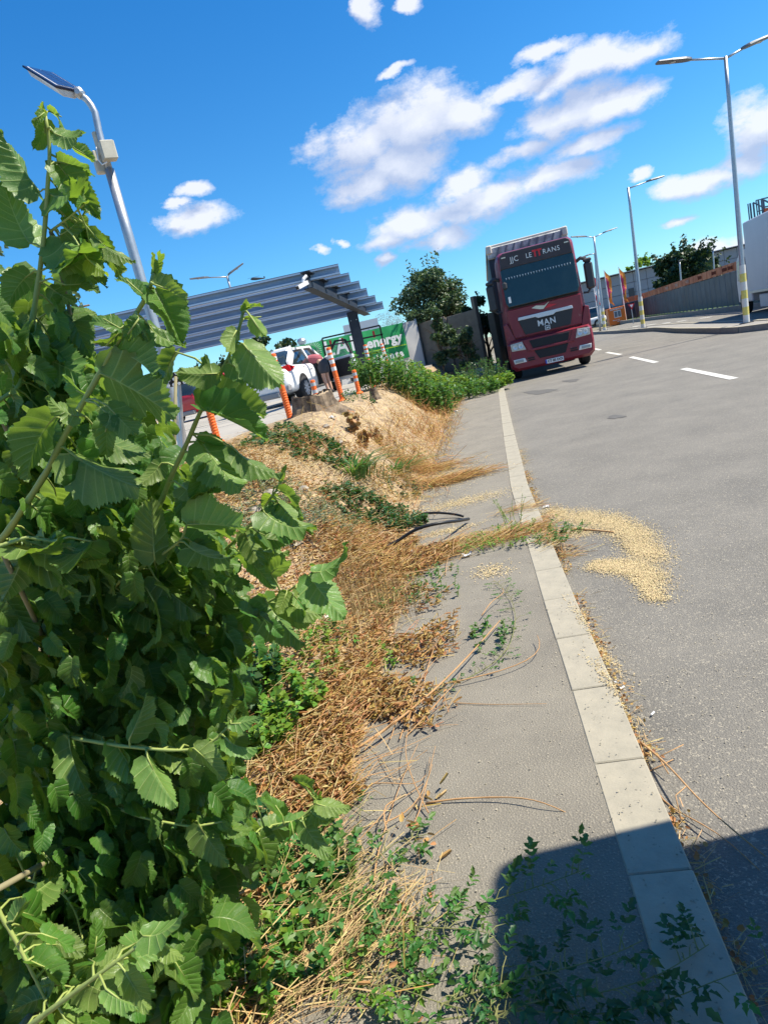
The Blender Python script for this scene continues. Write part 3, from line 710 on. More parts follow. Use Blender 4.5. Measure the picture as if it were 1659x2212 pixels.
# windscreen, sun visor band
ws = front([(-1.0, 2.06), (1.0, 2.06), (1.055, 2.18), (1.05, 3.08), (.98, 3.12), (-.98, 3.12), (-1.05, 3.08), (-1.055, 2.18)], .0, .07, 'windscreen', TG, bev=.02)
for v in ws.data.vertices: v.co.y -= .13*(3.12-v.co.z)
vs_ = front([(-1.04, 3.10), (1.04, 3.10), (1.0, 3.46), (.9, 3.52), (-.9, 3.52), (-1.0, 3.46)], -.03, .08, 'visor_band', mat('visor black', (.035, .03, .035), .5, scale=4, col2=(.06, .045, .05)), bev=.02)
CREAM = mat('cream decal', (.75, .70, .55), .6); REDD = mat('red decal', (.65, .03, .04), .5); LET = mat('white decal', (.78, .76, .72), .6)
face_text('lettering', 'JJC', .2, LET, vs_, -.60, -.035, 3.30, spacing=1.05)
face_text('lettering', 'LE', .18, LET, vs_, -.18, -.035, 3.30)
face_text('lettering', 'TT', .23, REDD, vs_, .06, -.035, 3.31, bold=.012, spacing=.85)
face_text('lettering', 'RANS', .18, LET, vs_, .46, -.035, 3.30, spacing=1.15)
for s in (-1, 1): MB().box((s*.90, -.035, 3.40), (.12, .02, .03)).build('marker_light', CREAM, vs_)
mb = MB()
for i in range(24): x = -.92+i*.08; mb.prism([(x-.014, 2.86), (x+.014, 2.86), (x, 2.80)], -.012, -.004)
mb.build('curtain_fringe', LET, ws)['kind'] = 'stuff'
MB().box((-.93, -.01, 2.26), (.07, .01, .17)).build('sticker', LET, ws)
MB().box((.02, .035, 2.1), (1.7, .08, .05)).build('dashboard', mat('dashboard shade', (.25, .3, .28), .6), ws)
for x0, x1 in ((-.55, -.05), (.45, .95)):
    MB().tube([(x0, -.05, 2.03), (x0+.03, -.05, 2.09), (x1, -.04, 2.13)], [.03, .018, .012], 6).build('wiper', BLACK, TR)
front([(-1.02, 2.02), (1.02, 2.02), (1.02, 2.055), (-1.02, 2.055)], -.01, .06, 'cowl', BLACK)
for q_ in ws.children:
    if not q_.name.startswith('dash'):
        for v in q_.data.vertices: v.co.y -= .13*(3.12-v.co.z)+.012
# bonnet panel + grille
hood = front([(-.98, 1.18), (.98, 1.18), (1.08, 1.70), (1.08, 2.0), (-1.08, 2.0), (-1.08, 1.70)], -.02, .10, 'bonnet', MAR, bev=.03)
GRL = mat('grille black', (.028, .028, .032), .45, scale=30)
gr = front([(-.66, 1.24), (.66, 1.24), (.79, 1.66), (-.79, 1.66)], -.05, -.01, 'grille', GRL, bev=.01)
ALU = mat('brushed trim', (.62, .63, .66), .35, .35)
front([(-.80, 1.655), (-.30, 1.655), (-.22, 1.61), (.22, 1.61), (.30, 1.655), (.80, 1.655), (.78, 1.74), (-.78, 1.74)], -.07, -.03, 'grille_trim', ALU, bev=.01)
MB().box((0, -.06, 1.585), (.42, .03, .03)).build('vent_slot', BLACK, gr)
face_text('lettering', 'MAN', .225, ALU, gr, 0, -.065, 1.455, bold=.004, ext=.01, spacing=1.15)
lg = MB(); lg.box((0, -.058, 1.30), (.15, .012, .125)); lg = lg.build('emblem', ALU, gr); MB().box((0, -.068, 1.30), (.115, .012, .09)).build('emblem_field', GRL, gr)
MB().prism([(-.05, 1.27), (-.03, 1.30), (-.04, 1.325), (-.01, 1.315), (.03, 1.318), (.05, 1.30), (.045, 1.27), (.03, 1.29), (-.01, 1.29), (-.02, 1.268)], -.082, -.075).build('emblem_lion', ALU, gr)
e1 = front([(-.36, 1.91), (-.22, 1.95), (.02, 1.905), (.17, 1.985), (-.02, 1.82), (-.12, 1.83)], -.032, -.022, 'cream_emblem', CREAM)
front([(.02, 1.83), (.14, 1.92), (.37, 1.865), (.20, 1.835), (.0, 1.82)], -.034, -.0225, 'red_emblem', REDD)
for s in (-1, 1):
    front([(s*.96, 1.15), (s*1.23, 1.05), (s*1.25, 1.62), (s*1.13, 1.66)], -.03, .2, 'corner_panel', MAR, bev=.025)
# bumper
bp = loft([(-.16, [(-1.02, .36), (1.02, .36), (1.16, .44), (1.19, .66), (1.17, 1.02), (1.10, 1.10), (-1.10, 1.10), (-1.17, 1.02), (-1.19, .66), (-1.16, .44)]),
           (.0, [(-1.10, .28), (1.10, .28), (1.23, .40), (1.25, .70), (1.24, 1.04), (1.16, 1.16), (-1.16, 1.16), (-1.24, 1.04), (-1.25, .70), (-1.23, .40)]),
           (.75, [(-1.10, .28), (1.10, .28), (1.23, .40), (1.25, .70), (1.24, 1.04), (1.16, 1.16), (-1.16, 1.16), (-1.24, 1.04), (-1.25, .70), (-1.23, .40)])], 'bumper', MAR, TR, smooth=False)
front([(-.52, .84), (.50, .84), (.58, 1.06), (-.60, 1.06)], -.175, -.10, 'air_intake', BLACK, bev=.01)
front([(-.38, .52), (.38, .52), (.50, .76), (-.50, .76)], -.175, -.10, 'air_intake', BLACK, bev=.01)
front([(-.70, .77), (.70, .77), (.66, .83), (-.66, .83)], -.20, -.12, 'bumper_bar', MAR, bev=.015)
for s in (-1, 1):
    MB().bar((s*.60, -.17, .80), (s*.72, -.17, 1.08), .10, .06, up=(0, 1, 0)).build('bumper_strut', MAR, TR)
    hl = front([(s*.72, .84), (s*1.14, .86), (s*1.15, 1.06), (s*.80, 1.08)], -.18, -.12, 'headlight', mat('headlight glass', (.38, .37, .34), .12, coat=.8, scale=12, col2=(.62, .60, .55)), bev=.012)
    for xx in (.86, 1.02): MB().lathe([(.02, 0), (.07, -.012), (.075, .0)], 14, axis='Y', c=(s*xx, -.185, .965)).build('lamp_bowl', ALU, hl)
    fg = front([(s*.76, .50), (s*1.12, .50), (s*1.14, .62), (s*.80, .62)], -.18, -.12, 'fog_light', LET, bev=.01)
    MB().box((s*.97, -.19, .56), (.24, .02, .07)).build('lens', mat('fog lens', (.35, .36, .36), .15), fg)
    for zz in (.525, .585): MB().box((s*.62, -.18, zz), (.20, .03, .03)).build('slat', BLACK, TR)
pl = MB().box((.03, -.19, .385), (.53, .02, .115), bev=.005).build('number_plate', WHITE, TR)
MB().box((-.215, -.202, .385), (.04, .006, .11)).build('blue_strip', mat('plate blue', (.02, .06, .4), .5), pl)
face_text('lettering', 'CT 05 DOI', .095, BLACK, pl, .05, -.204, .385, bold=.003)
# mirrors
MIR = mat('mirror housing', (.045, .045, .05), .55)
for s in (-1, 1):
    mr = MB().box((s*1.42, .18, 2.42), (.25, .16, .72), bev=.05).build('mirror', MIR, TR)
    MB().box((s*1.42, .18, 2.83), (.23, .15, .10), bev=.03).build('mirror_cap', MIR, mr)
    MB().tube([(s*1.12, .25, 2.86), (s*1.25, .22, 2.92), (s*1.40, .2, 2.86)], .05, 8).build('mirror_arm', MIR, TR); MB().tube([(s*1.2, .25, 2.0), (s*1.32, .22, 1.98), (s*1.42, .2, 2.08)], .03, 8).build('mirror_arm', MIR, TR)
MB().box((-1.0, -.03, 2.66), (.15, .22, .22), bev=.05).build('kerb_mirror', MIR, TR); MB().tube([(-.98, .0, 2.78), (-1.0, .1, 2.95)], .03).build('mirror_arm', MIR, TR)
# wheels, chassis
for s in (-1, 1):
    for yy in (1.35, 4.9, 12.2, 13.5):
        w = MB().lathe([(.28, -.15), (.47, -.15), (.51, -.11), (.52, 0), (.51, .11), (.47, .15), (.28, .15)], 28, axis='X', c=(s*1.06, yy, .52)).build('wheel', BLACK, TR, smooth=False)
        MB().lathe([(.06, s*.05), (.2, s*.1), (.28, s*.14)], 16, axis='X', c=(s*1.06, yy, .52)).build('rim', GALV, w)
MB().box((0, 7.5, .85), (.9, 13.5, .3)).build('chassis', BLACK, TR)
# trailer
TRL = mat('curtain dark', (.03, .035, .05), .6, scale=3)
MB().box((0, 9.2, 2.45), (2.54, 13.4, 2.85)).build('trailer_box', TRL, TR)
hp = MB(); hp.box((0, 2.46, 3.84), (2.58, .12, .34), bev=.03); hp.build('header_rail', mat('sooty white rail', (.62, .61, .58), .7, scale=2.4, col2=(.16, .16, .16), contrast=1.6), TR)
MB().box((0, 9.2, 4.04), (2.60, 13.5, .08), bev=.02).build('roof_edge', mat('worn cream tarpaulin', (.5, .47, .40), .8, scale=4, col2=(.62, .58, .5)), TR)
for s in (-1, 1): MB().box((s*1.21, 2.44, 3.95), (.18, .18, .26), bev=.03).build('corner_cap', mat('worn cream tarpaulin', (.5, .47, .40)), TR)
for i in range(9):
    x = -1.0+i*.25; MB().bar((x, 2.38, 3.70), (x+.12, 2.38, 3.97), .05, .02, up=(0, 1, 0)).build('strap', mat('grey strap', (.16, .17, .19), .8), TR)

# van parked beside the photographer, its shadow falls over pavement and kerb
VR = thing('panel_van', (1.85, 1.59, -.1), 'white panel van parked on the road beside the viewpoint, outside the picture', 'van', rz=math.atan2(-.20, 1))
VP = mat('van white', (.7, .7, .7), .4)
mb = MB(); mb.prism([(.0, .9), (.06, 1.2), (.0, 2.2), (-.03, 2.7), (-5.2, 2.72), (-5.3, .35), (-.1, .35), (.0, .5)], 0, 2.0, 'YZ'); mb.build('body', VP, VR, bevel=.09)
mb = MB(); mb.prism([(-.15, 1.3), (-.2, 1.85), (-1.0, 1.95), (-1.0, 1.25)], -.012, -.002, 'YZ'); mb.build('window', GL, VR)
for x in (.12, 1.78):
    for y in (-.9, -3.9):
        w = MB().lathe([(.2, -.1), (.32, -.1), (.34, 0), (.32, .1), (.2, .1)], 20, axis='X', c=(x, y, .34)).build('wheel', BLACK, VR)
# ------------------------------------------------------------------ raised parking lot on the left
ZL = .90
edge = lambda y: -.17+.285*(y-14.8)
lot = thing('parking_lot', (0, 0, 0), None, None); lot['kind'] = 'structure'
for j in range(13):
    y0 = 5+j*3.0
    for i in range(9):
        xr = edge(y0)-i*4.2; xr2 = edge(y0+3)-i*4.2
        xr, xr2 = min(xr, 3.4-i*4.2), min(xr2, 3.4-i*4.2)
        z = ZL+.012+random.uniform(-.003, .003)
        mb = MB(); q = .015
        a = [(xr-q, y0+q), (xr2-q, y0+3-q), (xr2-4.2+q, y0+3-q), (xr-4.2+q, y0+q)]
        mb.add([(x, y, z) for x, y in a]+[(x, y, z-.12) for x, y in a], [(0, 1, 2, 3), (4, 7, 6, 5), (0, 4, 5, 1), (1, 5, 6, 2), (2, 6, 7, 3), (3, 7, 4, 0)]); mb.build('paving_slab', CONC, lot)
# bollards
OB = mat('bollard orange', (.80, .13, .015), .45, scale=12, col2=(.85, .17, .03)); WB = mat('reflective white', (.70, .70, .68), .4); GB = mat('dulled reflective tape', (.42, .45, .46), .5)
def bollard(p, h, lab, bands, tilt=(0, 0), m=WB, r=.045, base=True):
    t = thing('traffic_post', p, lab, 'traffic post', group='orange traffic posts'); t.rotation_euler = (tilt[0], tilt[1], 0)
    prof = [(r*1.12, 0), (r*1.12, .02)]; z = .03; top_r = h*.46
    while z < top_r: prof += [(r*1.1, z), (r*.96, z+.018)]; z += .036
    prof += [(r, top_r), (r, h-.03), (r*.95, h-.01), (r*.6, h)]
    MB().lathe(prof, 16).build('post', OB, t, smooth=False)
    if base: MB().lathe([(r*2.0, -.005), (r*2.0, .012), (r*1.5, .03), (r*1.1, .045)], 16).build('base', OB, t)
    for (a, b) in bands: MB().lathe([(r*1.035, a), (r*1.035, b)], 16).build('reflective_band', m, t)
B4 = [(.57, .64), (.70, .77), (.80, .86), (.90, .95)]
def pz(px, py, Y, z=ZL+.012): p = at(px, py, Y); p[2] = z; return p
def pl_(px, py, z=ZL+.012): return gz(px, py, z)
b3 = pl_(740.6, 866); b1 = pl_(629, 909); b4 = pl_(808, 838); b5 = pl_(846, 822); b0 = pl_(472, 956); bs = pl_(560, 940)
bollard(b3, 1.0, 'tall orange post with white bands standing in front of the bending person', B4, (0, R_(-2)))
bollard(b1, 1.0, 'tall orange post left of the tree stump beside the white car rear', B4, (0, R_(-1)))
bollard(b4, .98, 'tall orange post right of the steel column foot', B4, (0, R_(1)))
bollard(b5, .98, 'rightmost tall orange post in front of the green banner', B4, (0, R_(-3)))
bollard(b0, 1.0, 'orange post half hidden behind the mulberry leaves', B4)
bollard(bs, .5, 'short orange post stub beside the mulberry leaves', [(.3, .38)], m=GB)
bollard(pl_(689, 880), .50, 'short orange post with grey bands just behind the tree stump', [(.26, .32), (.39, .45)], m=GB, base=False)
bollard(pl_(776, 850), .50, 'short orange post with grey bands left of the steel column', [(.26, .32), (.38, .44)], m=GB)
# steel canopy
CSW = mat('beam web shade tone', (.19, .27, .39), .45, .3, scale=1.6, col2=(.27, .36, .48))  # web and flange steel: dark and light copies, shading put into the colour
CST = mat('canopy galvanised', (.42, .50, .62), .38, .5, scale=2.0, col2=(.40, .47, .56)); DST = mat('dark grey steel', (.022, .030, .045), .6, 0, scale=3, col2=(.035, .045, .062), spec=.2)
cn = thing('steel_canopy', pz(797, 836, 20.4), 'open steel canopy frame of six parallel beams on a dark column', 'canopy')
co = np.array(cn.location)
zr = at(783, 668, 20.4)[2]-co[2]
cx_, cy_ = 0, 0
# H column
mb = MB(); mb.box((0, -.13, zr/2), (.30, .02, zr)); mb.box((0, .13, zr/2), (.30, .02, zr)); mb.box((0, 0, zr/2), (.015, .24, zr)); cl = mb.build('column', DST, cn)
MB().box((0, 0, .012), (.45, .42, .025)).build('base_plate', DST, cn)
mb = MB()
for zz in (.55, zr-.25): 
    for xx in (-.08, .08): mb.lathe([(.014, -.16), (.014, -.138)], 8, axis='Y', c=(xx, 0, zz))
mb.build('bolts', GALV, cl)
# inclined arm, measured at both ends
e_far = at(790, 664, 21.4)-co; e_near = at(661, 600, 15.2)-co
def ibeam(a, b, w, h, nm, m, par):
    a, b = np.array(a, float), np.array(b, float); t = norm(b-a); sx = norm(np.cross(t, (0, 0, 1))); up = np.cross(sx, t); mb = MB()
    mb.bar(a+up*h/2, b+up*h/2, w, .018, up=tuple(up)); mb.bar(a-up*h/2, b-up*h/2, w, .018, up=tuple(up)); mb.bar(a, b, .014, h-.02, up=tuple(up)); return mb.build(nm, m, par)
sx_ = 0.0
arm = ibeam(e_far+np.array([0, .1, -.05]), e_near+np.array([0, 0, -.05]), .20, .34, 'arm', DST, cn)
# purlins run parallel to the picture's left-right direction
ends = [(731, 573, 592), (754, 592, 609), (776, 609, 625), (792, 624, 640), (810, 639, 654), (826, 652, 667)]
for i, (px, y0, y1) in enumerate(ends):
    f = i/5; Y = 15.6+(21.5-15.6)*f
    pt, pb = at(px, y0, Y)-co, at(px, y1, Y)-co; h = .21; zc = (pt[2]+pb[2])/2; x1 = pt[0]; y = pt[1]
    mb = MB(); XL = -16; sl = -.012
    def pb_(yy, zz, w, hh): mb.add([(xx, yy+j*w/2, zz+k*hh/2+(xx-x1)*sl) for xx in (x1, XL) for j, k in ((-1, -1), (1, -1), (1, 1), (-1, 1))], [(0, 1, 2, 3), (7, 6, 5, 4), (1, 0, 4, 5), (2, 1, 5, 6), (3, 2, 6, 7), (0, 3, 7, 4)])
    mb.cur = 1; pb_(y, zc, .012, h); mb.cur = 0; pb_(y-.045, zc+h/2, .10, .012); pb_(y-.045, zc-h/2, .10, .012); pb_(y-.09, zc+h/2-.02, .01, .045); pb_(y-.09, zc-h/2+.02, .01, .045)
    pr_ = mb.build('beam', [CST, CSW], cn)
    q = e_near+(e_far-e_near)*((y-e_near[1])/(e_far[1]-e_near[1]))
    MB().box((q[0], y+.03, zc+.0), (.26, .02, .22)).build('bracket', DST, cn)
    for kx_ in (-3.4, -6.1): MB().lathe([(.03, -.01), (.03, .01)], 10, axis='Y', c=(x1+kx_-i*.8, y-.012, zc+.02)).build('bolt_hole', BLACK, pr_)
# second column behind the leaves
mb = MB(); q = e_far+np.array([-7.2, -.8, 0])
mb.box((q[0], q[1]-.13, zr/2), (.30, .02, zr)); mb.box((q[0], q[1]+.13, zr/2), (.30, .02, zr)); mb.box((q[0], q[1], zr/2), (.015, .24, zr)); mb.build('column', DST, cn)
ibeam(e_far+np.array([-7.2, .1, -.05]), e_near+np.array([-7.2, 0, -.05]), .18, .27, 'arm', DST, cn)
# CCTV camera hung from the arm's tip
cc = thing('security_camera', at(655, 610, 15.15), 'white security camera hanging from the near tip of the dark canopy arm', 'security camera')
MB().tube([(.1, .05, .12), (.02, 0, .06), (0, 0, 0)], .035, 8).build('bracket', WHITE, cc); MB().bar((.08, .02, -.02), (-.13, -.16, -.10), .09, .08).build('housing', WHITE, cc); MB().bar((-.13, -.16, -.10), (-.145, -.175, -.107), .07, .06).build('lens', BLACK, cc)
# white car with open front door
CAR = car('white_car', (-2.12, 18.85, ZL+.012), R_(-17.5), 'white saloon car parked under the steel canopy with its front door open', CARW, open_door=True, plate='BG')
CAR.name = 'saloon_car'
DCK = MB().box((0, 1.2, 1.475), (.5, .35, .1), bev=.04).build('roof_pod', CARW, CAR)
RC = mat('car red', (.45, .03, .04), .25, coat=.5)
car('estate_car', (-6.1, 26.5, ZL+.012), R_(-17.5), 'dark red estate car seen between the mulberry leaves left of the white car', RC, wagon=True, Ht=1.55)
# person bending into the car
def skin(name, verts, edges, rad, m, parent, lv=2):
    me = bpy.data.meshes.new(name); me.from_pydata(verts, edges, []); o = bpy.data.objects.new(name, me); link(o, parent); me.materials.append(m)
    o.modifiers.new('skin', 'SKIN'); sb = o.modifiers.new('sub', 'SUBSURF'); sb.levels = sb.render_levels = lv
    for i, r in enumerate(rad): me.skin_vertices[0].data[i].radius = r if isinstance(r, tuple) else (r, r); me.skin_vertices[0].data[i].use_root = (i == 0)
    return o
fp = pl_(712, 850)
PN = thing('person', fp, 'person in dusty red shirt and dark shorts bending into the open car door', 'person', rz=R_(-20))
SK = mat('skin', (.50, .29, .21), .6, var=.05); SH = mat('dusty red shirt', (.30, .08, .10), .9, scale=6, col2=(.38, .11, .14)); ST = mat('dark grey shorts', (.045, .048, .06), .9); SHOE = mat('dark shoes', (.03, .03, .035), .8)
bv_ = [(0, 0, .93), (-.24, 0, 1.02), (-.50, 0, 1.05), (-.60, 0, 1.0), (-.72, 0, .93), (-.80, 0, .86),
       (.02, .11, .86), (.0, .13, .48), (.05, .14, .09), (-.10, .14, .04), (.02, -.11, .86), (.0, -.13, .48), (.05, -.14, .09), (-.10, -.14, .04),
       (-.52, .1, .98), (-.62, .12, .80), (-.72, .12, .62), (-.52, -.1, .98), (-.62, -.12, .80), (-.72, -.12, .62)]
be = [(0, 1), (1, 2), (2, 3), (3, 4), (4, 5), (0, 6), (6, 7), (7, 8), (8, 9), (0, 10), (10, 11), (11, 12), (12, 13), (2, 14), (14, 15), (15, 16), (2, 17), (17, 18), (18, 19)]
br_ = [(.14, .11), (.11, .09), (.11, .09), .06, .095, .09, .095, .062, .042, .035, .095, .062, .042, .035, .06, .045, .035, .06, .045, .035]
body = skin('body', bv_, be, br_, SK, PN)
skin('shirt', [(.05, 0, .95), (-.24, 0, 1.04), (-.50, 0, 1.06), (-.57, 0, 1.02), (-.50, .17, .98), (-.60, .18, .84), (-.50, -.17, .98), (-.60, -.18, .84)], [(0, 1), (1, 2), (2, 3), (2, 4), (4, 5), (2, 6), (6, 7)],
     [(.19, .155), (.20, .17), (.19, .155), .11, .085, .075, .085, .075], SH, PN)
skin('shorts', [(-.02, 0, .94), (.03, 0, .88), (.02, .115, .82), (.01, .13, .56), (.02, -.115, .82), (.01, -.13, .56)], [(0, 1), (1, 2), (2, 3), (1, 4), (4, 5)], [(.20, .17), (.18, .16), .135, .115, .135, .115], ST, PN)
for s in (1, -1): MB().tube([(.10, .14*s, .045), (.05, .14*s, .055), (-.05, .14*s, .05), (-.17, .14*s, .035), (-.2, .14*s, .03)], [.03, .052, .05, .04, .02], 10).build('shoe', SHOE, PN, smooth=True)
# banner wall
b_r = at(919, 791, 27.2); b_l = at(540, 800, 25.6); bz = ZL; 
ba = math.atan2(b_r[1]-b_l[1], b_r[0]-b_l[0]); BW = float(np.hypot(b_r[0]-b_l[0], b_r[1]-b_l[1]))
bn = thing('banner_fence', (b_l[0], b_l[1], bz), 'white tarpaulin fence with a green advertising banner behind the white car', 'banner', rz=ba)
TARP = mat('white tarpaulin', (.55, .54, .53), .8, scale=2.5, col2=(.64, .63, .61)); GRN = mat('green banner', (.018, .27, .075), .6, scale=1.3, col2=(.03, .36, .12))
zt_ = at(895, 692, 27.2)[2]-bz
def waves(x0, x1, z0, z1, y, m, nm, par, amp=.02, n=40):
    mb = MB(); k = 8; vs = []; fs = []
    for i in range(n+1):
        for j in range(k+1):
            u = x0+(x1-x0)*i/n; v = z0+(z1-z0)*j/k; vs.append((u, y-amp*math.sin(u*5+v*3)*math.sin(v*2.2+u)-amp*.5*math.sin(u*17+v*9), v))
    for i in range(n):
        for j in range(k): fs.append((i*(k+1)+j, (i+1)*(k+1)+j, (i+1)*(k+1)+j+1, i*(k+1)+j+1))
    n0 = len(vs); vs += [(x0, y+.03, z0), (x1, y+.03, z0), (x1, y+.03, z1), (x0, y+.03, z1)]; fs.append((n0, n0+3, n0+2, n0+1))
    return mb.add(vs, fs).build(nm, m, par, smooth=True)
def bcoord(px, py):
    d = ray(px, py); n = np.array([-math.sin(ba), math.cos(ba), 0]); p0 = np.array([b_l[0], b_l[1], 0]); t = ((p0-EYE)@n)/(d@n); p = EYE+d*t
    return (p-p0)@np.array([math.cos(ba), math.sin(ba), 0]), p[2]-bz
waves(0, BW, 0, zt_, 0, TARP, 'tarpaulin', bn)
gx1 = bcoord(869, 702)[0]; gz0 = bcoord(883, 772)[1]; gx0 = bcoord(606, 756)[0]
gb = waves(gx0, gx1, gz0, zt_+.01, -.045, GRN, 'green_panel', bn)
LM = mat('lime stripe', (.35, .55, .05), .6)
BWH = mat('banner white', (.75, .77, .75), .6)
def btext(s, px, py, h, bold=.01, m=BWH, al='CENTER', sp=1.0):
    x, z = bcoord(px, py); face_text('lettering', s, h, m, gb, x, -.085, z, bold=bold, align=al, spacing=sp)
btext('LAI', 733, 750, .78, .012, sp=1.15); btext('energy', 829, 736, .50, .02, sp=1.05); btext('consultanta', 812, 776, .34, .015, sp=1.38)
a = bcoord(700, 790); x0_, z0_ = bcoord(762, 768); x1_, z1_ = bcoord(876, 744); MB().bar((x0_, -.08, z0_), (x1_, -.08, z1_), .012, .035).build('stripe', LM, gb)
sc = bcoord(674, 757); mb = MB()
for i in range(28): q = i*math.pi/14; c, s = math.cos(q), math.sin(q); mb.bar((sc[0]+c*.17, -.085, sc[1]+s*.17), (sc[0]+c*.36, -.085, sc[1]+s*.36), .008, .035, up=(0, 1, 0))
mb.build('sunburst', BWH, gb)
for (px, py) in ((868, 791), (812, 806), (764, 814)): x, z = bcoord(px, py); face_text('lettering', 'o', .52, BLACK, bn, x, -.06, max(.15, z), bold=.035)
for i in range(8): MB().box((BW*i/7, .06, zt_/2-.2), (.06, .06, zt_+.5)).build('post', GALV, bn)
# black frame in front of the banner
mf = thing('metal_frame', pl_(845, 824), 'thin black metal frame with red tags standing before the green banner', 'frame'); mo = np.array(mf.location); mY = 23.5
def fl(px, py): return at(px, py, mY)-mo
c1, c2, c3, c4 = fl(696, 731), fl(820, 703), fl(704, 790), fl(841, 810)
for nm, a, b in (('post', c1, (c3[0], c3[1], .0)), ('post', c2, (c2[0], c2[1], 0)), ('rail', c1, c2), ('rail', fl(700, 749), fl(827, 722)), ('rail', fl(748, 777), fl(829, 757))):
    MB().bar(a, b, .05).build(nm, BLACK, mf)
for (x, y) in ((713, 735), (739, 730), (806, 715)):
    MB().bar(fl(x, y), fl(x+3, y+14), .07, .02).build('red_tag', RED, mf)
# building roof behind the banner
rb = at(720, 728, 44); rf = thing('low_building', (rb[0], 44, ZL), 'low grey building roof seen behind the green banner', 'building')
rz = lambda px, py: at(px, py, 44)-np.array([rb[0], 44, ZL])
p1, p2 = rz(560, 762), rz(905, 690)
MB().box(((p1[0]+p2[0])/2, 3, p2[2]/2-.15), (p2[0]-p1[0], 6, p2[2]-.3)).build('wall', mat('grey render', (.3, .29, .27), .9), rf)
for k in range(9):
    w = (p2[0]-p1[0])/9; MB().box((p1[0]+w*(k+.5), 2.8, p2[2]-.12), (w-.03, 6.8, .16), bev=.02).build('roof_panel', mat('grey green roofing', (.26, .30, .31), .6, scale=1), rf)
c = rz(781, 710); MB().box((c[0], .6, p2[2]+.3), (2.2, 1.2, .75)).build('roof_box', mat('pale box', (.55, .56, .57)), rf)
c = rz(649, 730); vt = MB().lathe([(.12, 0), (.14, .2), (.24, .24), (.30, .42), (.24, .56), (.06, .62)], 14, c=(c[0], .5, p2[2]-.05)).build('ventilator', GALV, rf)
# concrete plank fence beside the truck
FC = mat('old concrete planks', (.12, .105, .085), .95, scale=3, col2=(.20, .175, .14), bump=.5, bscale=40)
q0, q1 = at(922, 790, 27.6), at(1052, 793, 25.0); q0[2] = .72; q1[2] = .45
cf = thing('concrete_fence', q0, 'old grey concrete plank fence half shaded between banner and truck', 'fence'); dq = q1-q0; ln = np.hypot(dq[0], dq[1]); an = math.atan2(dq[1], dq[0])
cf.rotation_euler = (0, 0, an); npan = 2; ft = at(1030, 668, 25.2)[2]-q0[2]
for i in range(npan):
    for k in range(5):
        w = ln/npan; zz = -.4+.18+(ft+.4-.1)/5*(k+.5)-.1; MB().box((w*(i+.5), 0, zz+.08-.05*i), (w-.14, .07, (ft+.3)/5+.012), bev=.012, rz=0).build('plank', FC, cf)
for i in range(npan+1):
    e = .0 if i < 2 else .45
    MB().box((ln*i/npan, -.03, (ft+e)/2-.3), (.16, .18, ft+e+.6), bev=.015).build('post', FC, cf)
MB().box((ln+.75, .0, ft/2-.4), (.30, .3, ft+.3), bev=.02).build('pillar', mat('dark concrete', (.08, .072, .06), .95), cf)  # pillar concrete darker than the fence planks
# dark lattice arm lamp behind canopy
lamp((545, 800), (491, 596), [(411, 603, .2, .9), (526, 569, .2, .9)], 'twin-armed street lamp rising behind the steel canopy', bands=False, Yo=36, grp='street lamps in the lot', rad=(.08, .055))
# small aircraft far away
ac = thing('aircraft', at(553, 603, 420), 'tiny dark aircraft flying above the canopy', 'aircraft', rz=R_(-8))
MB().tube([(-3, 0, .5), (-2, 0, .6), (0, 0, .2), (4.5, 0, -.6), (5.5, 0, -.7)], [.3, .75, .8, .35, .15], 8).build('fuselage', DARKM, ac, smooth=True); MB().box((-1, 0, 1.3), (7.5, .3, .08)).build('rotor', DARKM, ac); MB().box((5.2, 0, -.2), (.7, .1, 1.2)).build('tail_fin', DARKM, ac)
# solar street light, traced at its own distance
SY = 8.6
def sp_(x, y, dy=0): return at(x, y, SY+dy)
sb_ = sp_(410, 1045); sb_[2] = .72; SL = thing('solar_lamp', sb_, 'galvanised solar street light rising behind the mulberry on the left', 'street lamp'); so_ = sb_
path = [sb_, sp_(395, 955), sp_(345, 740), sp_(280, 515), sp_(237, 366)]
MB().tube([p-so_ for p in path], [.066, .065, .062, .058, .055], 16).build('pole', GALV, SL, smooth=True)
path = [sp_(237, 368), sp_(221, 310), sp_(214, 282), sp_(210, 262), sp_(206, 243), sp_(198, 228), sp_(188, 215), sp_(172, 203)]
MB().tube([p-so_ for p in path], [.04, .04, .038, .038, .037, .037, .036, .035], 14).build('bent_arm', GALV, SL, smooth=True)
c = sp_(172, 201)-so_; MB().lathe([(.03, -.06), (.055, -.04), (.055, .04), (.03, .06)], 12, axis='Y', c=tuple(c)).build('clamp', GALV, SL)
vf = norm(ray(120, 180)); Ld = norm(-.39*CR+.24*CU+.3*vf); Wd_ = .235*CR-.035*CU+.33*vf; Wd_ = norm(Wd_-Ld*(Wd_@Ld)); Nn = np.cross(Wd_, Ld); Nn = Nn if Nn[2] > 0 else -Nn
c0 = c+Ld*.02-Wd_*.12
TT = Matrix(((Ld[0], Wd_[0], Nn[0], c0[0]), (Ld[1], Wd_[1], Nn[1], c0[1]), (Ld[2], Wd_[2], Nn[2], c0[2]), (0, 0, 0, 1)))
mb = MB(); mb.T = TT; mb.add([(-.02, -.06, -.07), (.52, -.12, -.05), (.62, -.13, .0), (-.0, -.16, .0), (-.02, .08, -.07), (.52, .15, -.05), (.62, .18, 0), (0, .20, 0)], [(0, 1, 2, 3), (4, 7, 6, 5), (0, 4, 5, 1), (1, 5, 6, 2), (3, 2, 6, 7), (0, 3, 7, 4)])
hd_ = mb.build('lamp_head', mat('pale grey housing', (.55, .56, .58), .4), SL, bevel=.01)
